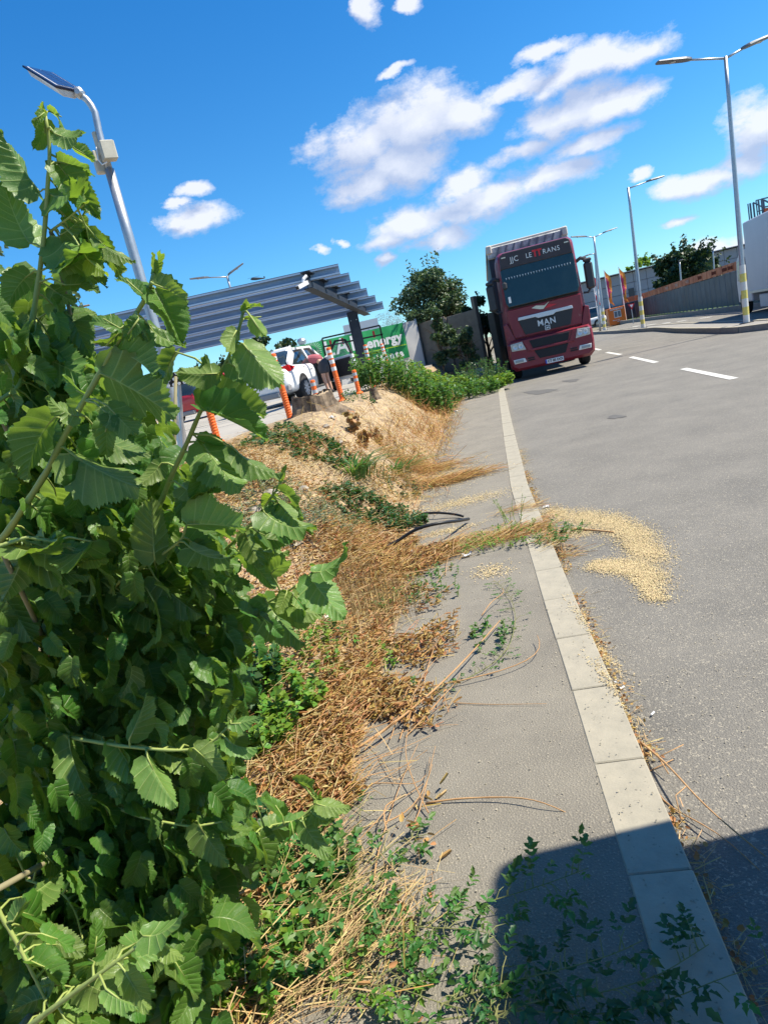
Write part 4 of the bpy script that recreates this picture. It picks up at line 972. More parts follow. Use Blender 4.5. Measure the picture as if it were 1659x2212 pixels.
mb = MB(); mb.T = TT; mb.box((.31, .02, .012), (.64, .36, .02)); mb.build('solar_panel_frame', mat('navy frame', (.012, .02, .06), .3), hd_)
mb = MB(); mb.T = TT; mb.box((.31, .02, .0235), (.58, .30, .004)); mb.build('solar_panel_border', mat('pale panel border', (.5, .53, .6), .4), hd_)
SC = mat('solar cells', (.02, .035, .10), .15, coat=.5)
for i in range(6):
    for j in range(2):
        mb = MB(); mb.T = TT; mb.box((.07+i*.093, .02+(-.068 if j else .068), .028), (.085, .128, .004)); mb.build('solar_cell', SC, hd_)
BX = mat('beige plastic', (.46, .44, .36), .6)
c = sp_(234, 332)-so_; MB().box(tuple(c+(.03, -.08, 0)), (.16, .12, .20), rz=.5, bev=.01).build('junction_box', BX, SL); c = sp_(213, 350)-so_; MB().box(tuple(c+(0, .02, 0)), (.10, .1, .24), rz=.5, bev=.01).build('junction_box', BX, SL)
c = sp_(211, 310)-so_; MB().box(tuple(c), (.05, .05, .25), bev=.01).build('cable_duct', BX, SL)
MB().tube([sp_(209, 318, -.08)-so_, sp_(213, 345, -.12)-so_, sp_(222, 356, -.15)-so_, sp_(232, 350, -.12)-so_], .008, 6).build('cable', WHITE, SL)
MB().box((0, 0, -.01), (.34, .34, .04)).build('base_plate', GALV, SL)
# dotted panel on a post behind the leaves
dp = pl_(398, 985); dY = dp[1]; cD = at(386, 817, dY); DP = thing('dotted_sign', dp, 'black board with white dots on a post glimpsed through the mulberry leaves', 'sign')
MB().tube([(0, 0, 0), (cD-dp)*[1, 0, 1]], .025).build('post', GALV, DP)
bb = MB().box(tuple((cD-dp)), (42*dY/FP, .05, 28*dY/FP), bev=.005).build('board', BLACK, DP)
mb = MB()
for i in range(5):
    for j in range(3): mb.lathe([(.018, -.04), (.018, -.03)], 10, axis='Y', c=tuple((cD-dp)+((i-2)*.062+.02*(j % 2), 0, (j-1)*.06)))
mb.build('dots', WHITE, bb)
# ------------------------------------------------------------------ mulberry leaves
def mulberry_leaf(seed, rows=40, cols=5, lobe=0.0, fold=.25, droop=.5):
    r = np.random.default_rng(seed); NV = 9.0
    T = np.linspace(0, 1, rows); lenp = np.interp
    s_u = np.concatenate([-np.linspace(1, 0, cols+1)[:-1], np.linspace(0, 1, cols+1)])
    V = []; UV = []
    ph = r.uniform(0, 6)
    for i, t in enumerate(T):
        for s in s_u:
            side = 1 if s >= 0 else -1
            ang = R_(float(lenp(t, [0, .04, .10, .3, .6, 1], [150, 112, 82, 58, 45, 32])))
            ln = float(lenp(t, [0, .03, .08, .18, .3, .45, .6, .75, .88, 1], [.17, .29, .37, .42, .42, .385, .32, .205, .09, .006]))
            if lobe and side > 0: ln *= 1-lobe*math.exp(-((t-.30)/.06)**2)
            if lobe > .5 and side < 0: ln *= 1-lobe*.6*math.exp(-((t-.38)/.05)**2)
            ln *= 1+.05*math.sin(9*t+ph*side)
            a = abs(s)
            tooth = (.07 if i % 2 else -.02)*(.6+.8*((i*7) % 5)/5) if a > .99 and 0 < i < rows-1 else 0
            l = ln*a*(1+tooth)+(.012 if tooth > 0 else 0)
            x = side*l*math.sin(ang)*1.0; y = t*.97+l*math.cos(ang)*(.9 if t > .1 else .55)
            # puckering between the lateral veins
            v = t
            puck = (abs(((v*NV+.5) % 1)-.5)*2)
            z = .022*math.sin(math.pi*a)*puck*1.2+.0
            z += fold*abs(x)*.8-.35*fold*abs(x)**2
            z += .045*math.sin(t*11+ph+side*1.3)*a**2+.025*math.sin(t*23+ph*2*side)*a**3
            V.append((x, y, z)); UV.append((.5+.5*s, t))
    V = np.array(V)
    # bend downwards along the length
    th = V[:, 1]*droop; rr = 1/max(droop, 1e-3)
    y2 = np.sin(th)*rr-V[:, 2]*np.sin(-th)*0+V[:, 2]*np.sin(th); z2 = -(1-np.cos(th))*rr+V[:, 2]*np.cos(th)
    V = np.stack([V[:, 0]*.84, y2, z2], 1)
    tw = r.uniform(-.35, .35)*V[:, 1]; x3 = V[:, 0]*np.cos(tw)-V[:, 2]*np.sin(tw); z3 = V[:, 0]*np.sin(tw)+V[:, 2]*np.cos(tw)
    V = np.stack([x3, V[:, 1], z3], 1)
    n = len(s_u); F = [(i*n+j, i*n+j+1, (i+1)*n+j+1, (i+1)*n+j) for i in range(rows-1) for j in range(n-1)]
    return V, np.array(F), np.array(UV)
MLEAF = leafmat('mulberry leaf', (.068, .165, .020), (.160, .265, .060), (.42, .52, .18), (.36, .56, .04), tw=.36, rough=.42, nv=9.0)
MYOUNG = leafmat('young mulberry leaf', (.11, .22, .025), (.17, .28, .05), (.38, .48, .14), (.42, .58, .03), tw=.45, rough=.4, nv=9.0)
STEM = mat('green stem', (.24, .31, .07), .6, scale=8, col2=(.33, .38, .12)); WOODY = mat('woody stem', (.19, .16, .09), .8, scale=10, col2=(.27, .25, .14))
leaf_meshes = []
for k in range(14):
    V, F, UV = mulberry_leaf(k+3, lobe=(.55 if k % 5 == 3 else .0), fold=[.25, .5, .8, .35, 1.0][k % 5], droop=[.5, .9, .25, 1.2, .7, 1.5, .35][k % 7])
    o = obj('leaf_tmp', V, F, MLEAF, uv=UV, smooth=True); leaf_meshes.append(o.data); bpy.data.objects.remove(o)
    m2 = leaf_meshes[-1].copy(); m2.materials.clear(); m2.materials.append(MYOUNG); leaf_meshes.append(m2)
bushbase = np.array([-1.15, 1.75, .18])
BUSH = thing('mulberry_shrub', bushbase, 'big leafy mulberry shrub filling the left foreground', 'shrub')
def bz_(P, n=28):
    P = np.array(P, float); s = np.concatenate([[0], np.cumsum(np.linalg.norm(np.diff(P, axis=0), axis=1))]); q = np.linspace(0, s[-1], n)
    # smooth (Catmull-like) by local averaging
    Q = np.stack([np.interp(q, s, P[:, i]) for i in range(3)], 1)
    for _ in range(3): Q[1:-1] = (Q[:-2]+2*Q[1:-1]+Q[2:])/4
    return Q
BR = [  # pixels in the photograph's frame with the distance along the optical axis; thick ends first
 ([(30, 900, 1.60), (57, 784, 1.56), (78, 646, 1.52), (90, 568, 1.5), (99, 484, 1.48), (103, 409, 1.46), (111, 320, 1.45), (105, 272, 1.44), (99, 250, 1.43)], .0095),
 ([(-20, 1190, 1.42), (18, 1151, 1.38), (54, 1093, 1.33), (108, 1012, 1.27), (144, 931, 1.23), (202, 832, 1.2), (247, 751, 1.17), (288, 682, 1.15), (321, 649, 1.14), (336, 616, 1.13), (333, 590, 1.13)], .0095),
 ([(300, 1180, 1.5), (351, 1080, 1.42), (373, 1021, 1.38), (405, 958, 1.34), (432, 890, 1.3), (477, 805, 1.27), (489, 788, 1.26), (515, 725, 1.24), (526, 673, 1.23)], .008),
 ([(430, 1240, 1.62), (485, 1190, 1.56), (535, 1142, 1.5), (598, 1061, 1.45), (607, 1039, 1.45)], .0055),
 ([(235, 1285, 1.5), (252, 1260, 1.47), (333, 1210, 1.40), (396, 1165, 1.36), (405, 1129, 1.35)], .006),
 ([(400, 1380, 1.85), (480, 1350, 1.78), (558, 1313, 1.7), (630, 1273, 1.63), (675, 1237, 1.6)], .006),
 ([(120, 1585, 1.5), (175, 1597, 1.42), (265, 1612, 1.38), (350, 1620, 1.36), (420, 1622, 1.36), (470, 1600, 1.36), (500, 1560, 1.36)], .006),
 ([(180, 1707, 1.5), (225, 1734, 1.46), (310, 1767, 1.44), (415, 1787, 1.42), (480, 1775, 1.42)], .005),
 ([(380, 1880, 1.66), (460, 1835, 1.62), (530, 1809, 1.58), (590, 1792, 1.56), (650, 1772, 1.55), (685, 1732, 1.55)], .006),
 ([(20, 2250, 1.2), (130, 2167, 1.16), (225, 2097, 1.14), (315, 2032, 1.13)], .0075),
 ([(-20, 1930, 1.25), (0, 1972, 1.25), (35, 2031, 1.25), (70, 2100, 1.25), (110, 2180, 1.25)], .006),
 ([(60, 1900, 1.45), (140, 1931, 1.42), (165, 1971, 1.4), (185, 2050, 1.38)], .004),
 ([(-10, 870, 1.45), (40, 840, 1.5), (75, 720, 1.6), (80, 690, 1.62)], .006),
 ([(110, 500, 1.5), (150, 470, 1.45), (185, 440, 1.42)], .004),
 ([(200, 1450, 1.7), (290, 1480, 1.65), (400, 1470, 1.62), (470, 1440, 1.6)], .006),
 ([(0, 1180, 1.2), (60, 1160, 1.2), (110, 1170, 1.22)], .005),
]
branches = []; petioles = []
for pts, r in BR:
    Q = bz_([atd(*p) for p in pts]); branches.append([Q, r, MB()])
    rr = np.linspace(r, r*.45, len(Q))*.82; wob = 1+.10*np.sin(np.arange(len(Q))*2.1)
    branches[-1][2].tube([p-bushbase for p in Q], rr*wob, 8)
# hero leaves: (stalk px, tip px, width factor, side shown: 1 = paler underside)
H_ = [(108,240,156,263,1,1),(120,289,202,322,1,1),(129,350,212,366,1,1),(124,352,214,466,.8,0),(108,420,214,462,1,1),(87,415,-6,290,1.1,1),(66,526,-10,424,1.1,1),(98,262,100,322,.9,0),(96,244,68,266,1,0),
(129,511,232,634,.85,1),(132,507,196,470,.7,1),(111,622,170,668,1,1),(144,616,216,610,1,0),(66,592,2,640,1.2,1),(144,670,200,757,.9,0),(75,760,202,828,1.1,1),(220,807,404,892,1.15,1),(234,877,300,950,1,1),
(337,625,395,735,.9,0),(335,615,413,642,.9,1),(307,635,255,587,.8,0),(292,685,397,738,1,1),(320,700,386,792,.8,1),(245,757,372,790,.9,1),(260,710,194,670,1,0),(255,720,210,768,1,0),(300,690,262,742,.9,0),
(469,807,380,812,1.1,1),(437,883,582,868,1.2,1),(437,883,580,938,.8,0),(526,743,607,843,.9,1),(545,688,573,730,.9,1),(530,688,568,684,.8,1),(496,784,578,834,1,1),(511,714,480,772,.9,1),(470,820,430,770,.9,1),
(153,978,312,1086,1,1),(121,900,18,1004,1,1),(396,1052,478,1108,1,1),(441,962,523,1082,1,1),(504,967,592,1060,.8,1),(430,950,500,985,.9,0),(405,1133,537,1129,.9,1),(412,1183,523,1262,1,1),(335,1210,325,1072,.8,1),
(335,1246,420,1342,.9,1),(265,1282,335,1410,.9,1),(216,1255,232,1378,1.1,0),(112,1318,120,1410,1.1,0),(607,1061,682,1094,.9,1),(571,1106,668,1198,1,1),(603,1088,672,1166,.9,1),(598,1090,560,1140,.8,0),
(680,1237,785,1224,1.0,1),(670,1246,740,1351,.95,1),(571,1291,642,1412,.95,1),(585,1240,632,1190,.9,1),(620,1280,600,1330,1.1,1),(540,1300,520,1400,1,0),(640,1270,690,1290,1,1),(506,1349,540,1462,.9,0),(423,1421,474,1496,.9,1),
(337,1304,371,1423,.7,0),(22,1174,132,1252,1,1),(5,1282,74,1388,1,1),(27,1412,92,1475,.9,0),(150,1597,167,1733,.8,1),(100,1545,112,1662,1.2,0),(280,1597,327,1495,.8,1),(320,1637,372,1752,.9,1),(420,1617,494,1680,.95,1),
(500,1564,572,1558,.8,1),(490,1596,542,1648,.8,1),(225,1737,255,1813,.9,0),(435,1840,440,1960,1.3,0),(345,1811,372,1874,.9,0),(430,1781,482,1869,.9,1),(560,1802,588,1895,1,0),(555,1742,518,1686,.8,1),(610,1762,578,1712,.8,0),
(655,1777,697,1860,.7,1),(685,1737,756,1755,.9,1),(640,1687,708,1688,.8,1),(670,1752,722,1804,.8,1),(630,1780,640,1830,.9,0),(310,2022,438,2026,1.0,1),(345,2032,392,2096,.9,1),(205,2057,216,1982,.9,0),(270,2097,322,2192,.8,1),
(230,2137,298,2187,.8,1),(170,1882,242,1968,1.1,0),(95,1842,152,1902,1,0),(90,2017,172,2044,1.1,0),(70,2077,147,2110,1,0),(250,1700,262,1740,1,1),(30,1990,62,1930,.8,1),(20,780,-25,820,1,1),(190,560,232,596,1,1),(95,560,150,540,.9,0),
(130,580,215,560,.9,0),(60,700,10,760,1.0,0),(200,860,120,820,.9,0),(170,900,80,880,1,1),(380,760,330,850,1,1),(240,900,210,985,1,0),(350,1000,310,1060,1,1),(450,1010,420,1090,1,0),(530,1150,560,1230,1,1),(180,1010,170,1130,1,0),(60,1080,130,1150,1,0),
(200,1170,140,1260,1,0),(300,1290,250,1350,1,0),(90,1700,140,1790,1,0),(250,1600,300,1700,1,1),(30,1600,50,1700,1.1,0),(10,1790,50,1870,1,1),(140,2200,210,2250,1,1),(380,2080,430,2160,1,0),(480,1960,500,2040,.9,0),(330,1940,390,2010,1,0)]
nleaf = 0
def put_leaf(base, tip, wf, under, parent, young=False, toneseed=0):
    global nleaf
    d = tip-base; L_ = np.linalg.norm(d); y = d/L_
    view = norm(EYE-base)
    nrm_ = view-(view@y)*y; nrm_ = norm(nrm_)
    side = np.cross(y, nrm_); a = max((random.uniform(-.95, .95) for _ in range(3)), key=lambda q: abs((nrm_*math.cos(q)+side*math.sin(q))@sd))
    nn = nrm_*math.cos(a)+side*math.sin(a)
    z = -nn if under else nn
    x = np.cross(y, z)
    i = random.randrange(14)*2+(1 if young else 0)
    o = bpy.data.objects.new('leaf', leaf_meshes[i]); link(o, parent)
    w = wf*random.uniform(.78, .96); s = L_*1.04
    Mx = Matrix(((x[0]*s*w, y[0]*s, z[0]*s, base[0]), (x[1]*s*w, y[1]*s, z[1]*s, base[1]), (x[2]*s*w, y[2]*s, z[2]*s, base[2]), (0, 0, 0, 1)))
    o.matrix_basis = Matrix.Translation(Vector(-bushbase)) @ Mx
    nleaf += 1
def near_branch(p2, d=None):
    best = None
    for k, (Q, r, mb) in enumerate(branches):
        for i, q in enumerate(Q):
            v = q-EYE; w = v@CF; x, y = CX+FP*(v@CR)/w, CY-FP*(v@CU)/w; D = math.hypot(x-p2[0], y-p2[1])
            if best is None or D < best[0]: best = (D, k, i, w)
    return best
def petiole(k, i, base, dirv):
    Q, r, mb = branches[k]; a = Q[i]; m_ = (a+base)/2+np.array([0, 0, .12*np.linalg.norm(base-a)])
    mb.tube([a-bushbase, (a*.6+m_*.4)-bushbase, m_-bushbase, base-bushbase, base+dirv*.03-bushbase], [.0028, .0024, .0021, .0018, .0012], 6)
BO = []
for k, (Q, r, mb) in enumerate(branches): BO.append(bpy.data.objects.new('branch', bpy.data.meshes.new('branch'))); link(BO[-1], BUSH)
for (bx, by, tx, ty, w, u) in H_:
    D, k, i, dep = near_branch((bx, by)); dep += random.uniform(-.05, .02)
    base = atd(bx, by, dep); pxl = math.hypot(tx-bx, ty-by)
    tip = atd(tx, ty, dep+pxl/FP*dep*random.uniform(-.45, .35))
    put_leaf(base, tip, w*1.02, u, BO[k], young=pxl < 62)
    if D < 150: petiole(k, i, base, norm(tip-base))
# further leaves along every shoot, drooping to the right as in the wind
order = list(range(len(branches))); order = order[3:]+order[:3]
for k in order:
    Q, r, mb = branches[k]; n = len(Q); i0 = nleaf
    for i in range(2, n, 2):
        if nleaf > 294 or nleaf-i0 > (9 if k > 2 else 14): break
        if random.random() < (.15 if k < 3 else .2): continue
        f = i/n; a = Q[i]; s = .12*(1-.62*max(0, f-.55)/.45)*random.uniform(.75, 1.05)
        dv = norm(CR*random.uniform(-.6, 1.0)+np.array([0, 0, 1])*random.uniform(-1.1, -.1)+CF*random.uniform(.15, 1.0))
        base = a+dv*random.uniform(.02, .05)+CF*.03; put_leaf(base, base+dv*s, random.uniform(.85, 1.1), random.random() < .6, BO[k], young=f > .85); petiole(k, i, base, dv)
    # unfolding tip leaves
    for j in range(2):
        dv = norm((Q[-1]-Q[-4])+rdir(1)[0]*.05); put_leaf(Q[-1], Q[-1]+norm(dv+rdir(1)[0]*.7)*random.uniform(.025, .045), .6, 1, BO[k], True)
for k, (Q, r, mb) in enumerate(branches):
    tmp = mb.build('branch_tmp', STEM, None, smooth=True); me = tmp.data; bpy.data.objects.remove(tmp); BO[k].data = me; me.name = 'branch'
# lower limbs that carry the shoots down to the ground
mb = MB()
for (Q, r, _) in branches:
    a = Q[0]; g0_ = bushbase+np.array([random.uniform(-.3, .3), random.uniform(-.15, .5), -.2])
    mid = (a+g0_)/2+np.array([0, .12, .05])+CF*.30; P = bz_([a, mid, g0_], 10); mb.tube([p-bushbase for p in P], np.linspace(r, r*1.6, 10), 7)
for k in range(10):
    a = bushbase+np.array([random.uniform(-.5, .4), random.uniform(-.1, .5), -.2]); b = a+np.array([random.uniform(-.5, .5), random.uniform(-.1, .5), random.uniform(.8, 1.6)]); P = bz_([a, (a+b)/2+rdir(1)[0]*.15, b], 10); mb.tube([p-bushbase for p in P], np.linspace(.012, .005, 10), 6)
mb.build('limbs', WOODY, BUSH, smooth=True)
# inner foliage, one mass
poly = [(-60, 560), (60, 600), (120, 700), (205, 790), (300, 860), (370, 980), (400, 1060), (450, 1120), (480, 1220), (560, 1300), (540, 1400), (500, 1480), (470, 1600), (520, 1700), (540, 1800), (470, 1900), (500, 2000), (430, 2110), (400, 2260), (-60, 2260)]
def inside(x, y, P):
    c = False; n = len(P)
    for i in range(n):
        x1, y1 = P[i]; x2, y2 = P[(i+1) % n]
        if (y1 > y) != (y2 > y) and x < (x2-x1)*(y-y1)/(y2-y1)+x1: c = not c
    return c
Pp = []; Ds = []
while len(Pp) < 2000:
    x, y = random.uniform(-60, 600), random.uniform(560, 2260)
    if not inside(x+60*random.gauss(0, .5), y, poly): continue
    d = random.uniform(1.55, 2.2) if y < 1500 else random.uniform(1.55, 2.05)
    if y > 1950: d = random.uniform(1.38, 1.75)
    p = atd(x, y, d)
    if p[2] < float(tz(p[0], p[1]))+.06: 
        d = random.uniform(1.4, 1.6); p = atd(x, y, d)
        if p[2] < .05: continue
    Pp.append(p)
Pp = np.array(Pp); n = len(Pp)
dirs = CR[None]*rng.uniform(-.7, 1.0, (n, 1))+np.array([[0, 0, 1.]])*rng.uniform(-1.1, .1, (n, 1))+CF[None]*rng.uniform(-.6, .6, (n, 1))
ups = rdir(n, .0, 1)+np.array([[.5, 0, .4]])
Vl, Fl, UVl = mulberry_leaf(99, rows=22, cols=2, fold=.4, droop=.7); Vm, Fm, UVm = mulberry_leaf(98, rows=22, cols=2, fold=.2, droop=1.1, lobe=.5)
for (a, b, (v, f, uv)) in ((0, n//2, (Vl, Fl, UVl)), (n//2, n, (Vm, Fm, UVm))):
    o = scatter('foliage', v, f, Pp[a:b]-bushbase, frames(dirs[a:b], ups[a:b]), rng.uniform(.06, .125, b-a), MLEAF, BUSH, uv, smooth=True); o['kind'] = 'stuff'

Pp = []
while len(Pp) < 900:
    x, y = random.uniform(-40, 600), random.uniform(640, 2240)
    if not inside(x+40*random.gauss(0, .5), y, poly): continue
    d = random.uniform(1.38, 1.62); p = atd(x, y, d)
    if p[2] > .08: Pp.append(p)
Pp = np.array(Pp); n = len(Pp)
dirs = CR[None]*rng.uniform(-.3, 1.0, (n, 1))+np.array([[0, 0, 1.]])*rng.uniform(-1.1, -.1, (n, 1))+CF[None]*rng.uniform(-.5, .4, (n, 1))
Vn, Fn, UVn = mulberry_leaf(97, rows=28, cols=3, fold=.6, droop=.9)
o = scatter('foliage', Vn, Fn, Pp-bushbase, frames(dirs, rdir(n, .0, 1)+np.array([[.7, -.2, .5]])), rng.uniform(.045, .085, n), MLEAF, BUSH, UVn, smooth=True); o['kind'] = 'stuff'
# ------------------------------------------------------------------ ground litter, straw, weeds
DRY = leafmat('dry leaf', (.38, .20, .075), (.48, .29, .13), (.4, .25, .1), (.45, .2, .05), tw=.2, veins=False, rough=.75, hue=.05)
TAN = leafmat('dry straw', (.46, .315, .15), (.46, .315, .15), (.4, .25, .1), (.5, .35, .1), tw=.1, veins=False, rough=.7, hue=.04)
ORG_ = leafmat('rusty straw', (.42, .21, .07), (.42, .21, .07), (.4, .25, .1), (.5, .25, .05), tw=.1, veins=False, rough=.75, hue=.05)
WG = leafmat('weed leaf', (.075, .17, .03), (.10, .20, .05), (.2, .3, .1), (.22, .42, .03), tw=.3, veins=False, rough=.5, hue=.05)
WY = leafmat('yellow green leaf', (.16, .28, .03), (.18, .30, .05), (.2, .3, .1), (.35, .5, .03), tw=.35, veins=False, rough=.5, hue=.05)
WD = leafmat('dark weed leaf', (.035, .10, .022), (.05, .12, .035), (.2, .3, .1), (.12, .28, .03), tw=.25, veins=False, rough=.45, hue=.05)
GREY = leafmat('grey green leaf', (.17, .21, .13), (.2, .24, .16), (.2, .3, .1), (.2, .3, .1), tw=.2, veins=False, rough=.6)
HUSK = leafmat('husk grain', (.58, .45, .25), (.58, .45, .25), (.4, .25, .1), (.5, .4, .15), tw=.1, veins=False, rough=.6, hue=.02)
CURL = ([(-.38, 0, .10), (0, 0, 0), (.38, .05, .16), (-.5, .5, .22), (0, .5, .02), (.45, .5, .24), (-.2, 1, .30), (0, 1.05, .12), (.25, .95, .28)], [(0, 1, 4, 3), (1, 2, 5, 4), (3, 4, 7, 6), (4, 5, 8, 7)])
STRAW = ([(-.5, 0, 0), (.5, 0, 0), (.5, .5, .02), (-.5, .5, .02), (.5, 1, 0), (-.5, 1, 0)], [(0, 1, 2, 3), (3, 2, 4, 5)])
def verge_pts(n, ylo, yhi, fn, power=1.6, smin=-.35, smax=2.6):
    out = []
    while sum(len(a) for a in out) < n:
        m = n*3; y = ylo+(yhi-ylo)*rng.random(m)**power; s = rng.uniform(smin, smax, m)
        xl = np.interp(y, KY, KX)-np.interp(y, [1, 4, 8, 20], [.88, .80, .95, 1.2]); x = xl-s
        w = fn(x, y, s); k = rng.random(m) < w; out.append(np.stack([x[k], y[k]], 1))
    p = np.concatenate(out)[:n]; return np.column_stack([p, np.where(p[:, 0] > np.interp(p[:, 1], KY, KX)-np.interp(p[:, 1], [1, 4, 8, 20], [.88, .80, .95, 1.2])+.02, 0, tz(p[:, 0], p[:, 1]))])
def wav(x, y, f, a): return .5+.25*np.sin(x*f+a+1.3*np.sin(y*f*.7))+.25*np.sin(y*f*1.3+a*2+1.1*np.sin(x*f*.9+a))
SPOTS = lambda x, y, L_: sum(w*np.exp(-(((x-cx)/rx)**2+((y-cy)/ry)**2)) for cx, cy, rx, ry, w in L_)
def sp2(px, py): p = ghit(px, py); return p[0], p[1]
brown = [(*sp2(900, 1220), .45, .45, 1.2), (*sp2(780, 1660), .22, .2, 1.2), (*sp2(1000, 1190), .5, .25, .7), (*sp2(960, 1400), .35, .4, .8), (*sp2(960, 900), .8, 2.2, .5), (*sp2(830, 1530), .3, .3, .7)]
def f_brown(x, y, s): 
    e = np.interp(s, [-.45, -.12, .1, .5], [0.01, .25, .8, 1]); ed = np.where(s < .05, wav(x, y, 7, 1) > .55, 1)
    return np.clip((.10+SPOTS(x, y, brown))*e*ed*np.interp(y, [5.6, 6.6], [1, .3]), 0, 1)
def litter(nm, tmpl, n, rng_y, fn, size, m, lab, power=1.6, flat=.35, zoff=.008, cat='leaf litter', widths=None, dirbias=None, **k):
    P = verge_pts(n, *rng_y, fn, power, **k); P[:, 2] += rng.uniform(.002, zoff+.004, n)
    d = rdir(n, -flat, flat); 
    if dirbias is not None:
        a = dirbias+rng.normal(0, .45, n); d = np.stack([np.cos(a), np.sin(a), rng.uniform(-flat, flat, n)], 1)
    up = rdir(n, .2, 1)+np.array([[0, 0, .8]])
    sc = rng.uniform(*size, n); s3 = np.stack([sc, sc, sc], 1) if widths is None else np.stack([rng.uniform(*widths, n), sc, sc], 1)
    o = scatter(nm, tmpl[0], tmpl[1], P, frames(d, up), s3, m); return tag(o, lab, cat, kind='stuff')
litter('dry_leaf_litter', CURL, 27000, (1.1, 8.2), f_brown, (.018, .045), DRY, 'rusty brown curled leaf litter covering the verge', zoff=.05, power=1.3, widths=(.004, .018))
litter('pale_leaf_litter', CURL, 9000, (1.1, 7.5), f_brown, (.015, .04), TAN, 'pale tan curled leaf fragments mixed through the verge litter', zoff=.06, power=1.3, widths=(.003, .012))
litter('straw_litter', STRAW, 15000, (1.0, 8.5), lambda x, y, s: np.interp(s, [-.4, -.1, .15, .4], [0, .12, .7, 1])*np.clip(.35+wav(x, y, 4, 3), 0, 1), (.05, .20), TAN, 'pale dry straw lying over the verge', widths=(.0014, .0035), flat=.25, zoff=.085, cat='straw', power=1.3)
litter('rusty_stalk_litter', STRAW, 9000, (1.2, 8), f_brown, (.04, .16), ORG_, 'rusty brown dead stalks tangled in the litter', widths=(.0015, .0035), flat=.3, zoff=.06, cat='straw', power=1.3, dirbias=R_(50))
litter('dry_grass', STRAW, 5500, (6.6, 19), lambda x, y, s: np.interp(s, [-.3, .0, .3, .9, 1.3], [.05, .9, 1, .25, .03])*np.clip(wav(x, y, 2, 5)+.2, 0, 1), (.10, .34), ORG_, 'dry golden grass along the pavement edge toward the truck', widths=(.003, .007), flat=.9, zoff=.10, cat='dry grass', power=.9, smax=1.6)
litter('stubble', STRAW, 2600, (2.9, 4.6), lambda x, y, s: SPOTS(x, y, [(*sp2(790, 1310), .22, .35, 1.2), (*sp2(520, 1730), .2, .2, .8), (*sp2(760, 1165), .4, .15, 1)]), (.05, .12), TAN, 'tuft of upright pale cut stubble in the verge', widths=(.0016, .003), flat=9, zoff=.01, cat='dry grass', power=1)
def heap(n, spots, size, widths, m, nm, lab, tmpl, bias, zmax):
    P = np.concatenate([rng.normal(0, .5, (int(n*w), 2))*(rx, ry)+ghit(px, py)[:2] for px, py, rx, ry, w in spots]); k_ = np.interp(P[:, 1], KY, KX); v_ = k_-np.interp(P[:, 1], [1, 4, 8, 20], [.88, .80, .95, 1.2])
    z = np.where(P[:, 0] > k_+KW, -.1, np.where(P[:, 0] > v_, 0.0, tz(P[:, 0], P[:, 1]))); n_ = len(P); a = bias+rng.normal(0, .5, n_)
    P3 = np.column_stack([P, z+rng.uniform(.004, zmax, n_)]); sc = rng.uniform(*size, n_)
    return tag(scatter(nm, tmpl[0], tmpl[1], P3, frames(np.stack([np.cos(a), np.sin(a), rng.uniform(-.25, .25, n_)], 1), rdir(n_, .3, 1)), np.stack([rng.uniform(*widths, n_), sc, sc], 1), m), lab, 'straw', kind='stuff')
hs_ = [(1000, 1180, .30, .22, .3), (1080, 1165, .25, .16, .25), (1140, 1150, .18, .14, .2), (1180, 1170, .12, .22, .1), (930, 1210, .3, .2, .15), (1120, 1105, .25, .12, .08)]
heap(1500, hs_, (.05, .22), (.0014, .0032), ORG_, 'stalk_heap', 'rusty stalks swept across the pavement to the kerb below the hose', STRAW, .25, .035)
heap(900, hs_, (.05, .22), (.0014, .003), TAN, 'stalk_heap', 'pale stalks mixed in the band crossing the pavement to the kerb', STRAW, .25, .04)
heap(2500, [(700, 2050, .25, .2, .4), (600, 2150, .2, .12, .3), (640, 1900, .2, .2, .3)], (.04, .16), (.0014, .003), TAN, 'straw_heap', 'pale straw lying under the creepers at the bottom edge', STRAW, .8, .05)
heap(2600, [(900, 1020, .55, .28, .5), (960, 1045, .5, .16, .5)], (.08, .26), (.002, .004), ORG_, 'stalk_heap', 'combed golden stalks below the long-bladed grass clump', STRAW, .15, .07)
# husks spilled over mound, pavement and road
def husk(nm, n, spots, lab, z=None, size=(.006, .011)):
    P = []
    for (px, py, rx, ry, w) in spots:
        c = ghit(px, py) if z is None else gz(px, py, z); k = int(n*w); q = rng.normal(0, .55, (k, 2))*(rx, ry)+c[:2]
        if isinstance(w, float): pass
        P.append(q)
    P = np.concatenate(P); xl = np.interp(P[:, 1], KY, KX)
    on = P[:, 0] < xl-.0; kb = (P[:, 0] >= xl) & (P[:, 0] < xl+KW+.01)
    zz = np.where(on, np.where(P[:, 0] > vx_arr(P[:, 1]), 0.002, tz(P[:, 0], P[:, 1])+.004), np.where(kb, .007, -.097))
    P3 = np.column_stack([P, zz+rng.uniform(0, .006, len(P))]); n_ = len(P3)
    GR = ([(-.28, .5, .12), (0, 0, 0), (.28, .5, .12), (0, 1, 0), (0, .5, .35)], [(1, 2, 4), (2, 3, 4), (3, 0, 4), (0, 1, 4)])
    o = scatter(nm, *GR, P3, frames(rdir(n_, -.25, .25), rdir(n_, .6, 1)), rng.uniform(*size, n_), HUSK); return tag(o, lab, 'grain husks', kind='stuff')
def vx_arr(y): return np.interp(y, KY, KX)-np.interp(y, [1, 4, 8, 20], [.88, .80, .95, 1.2])
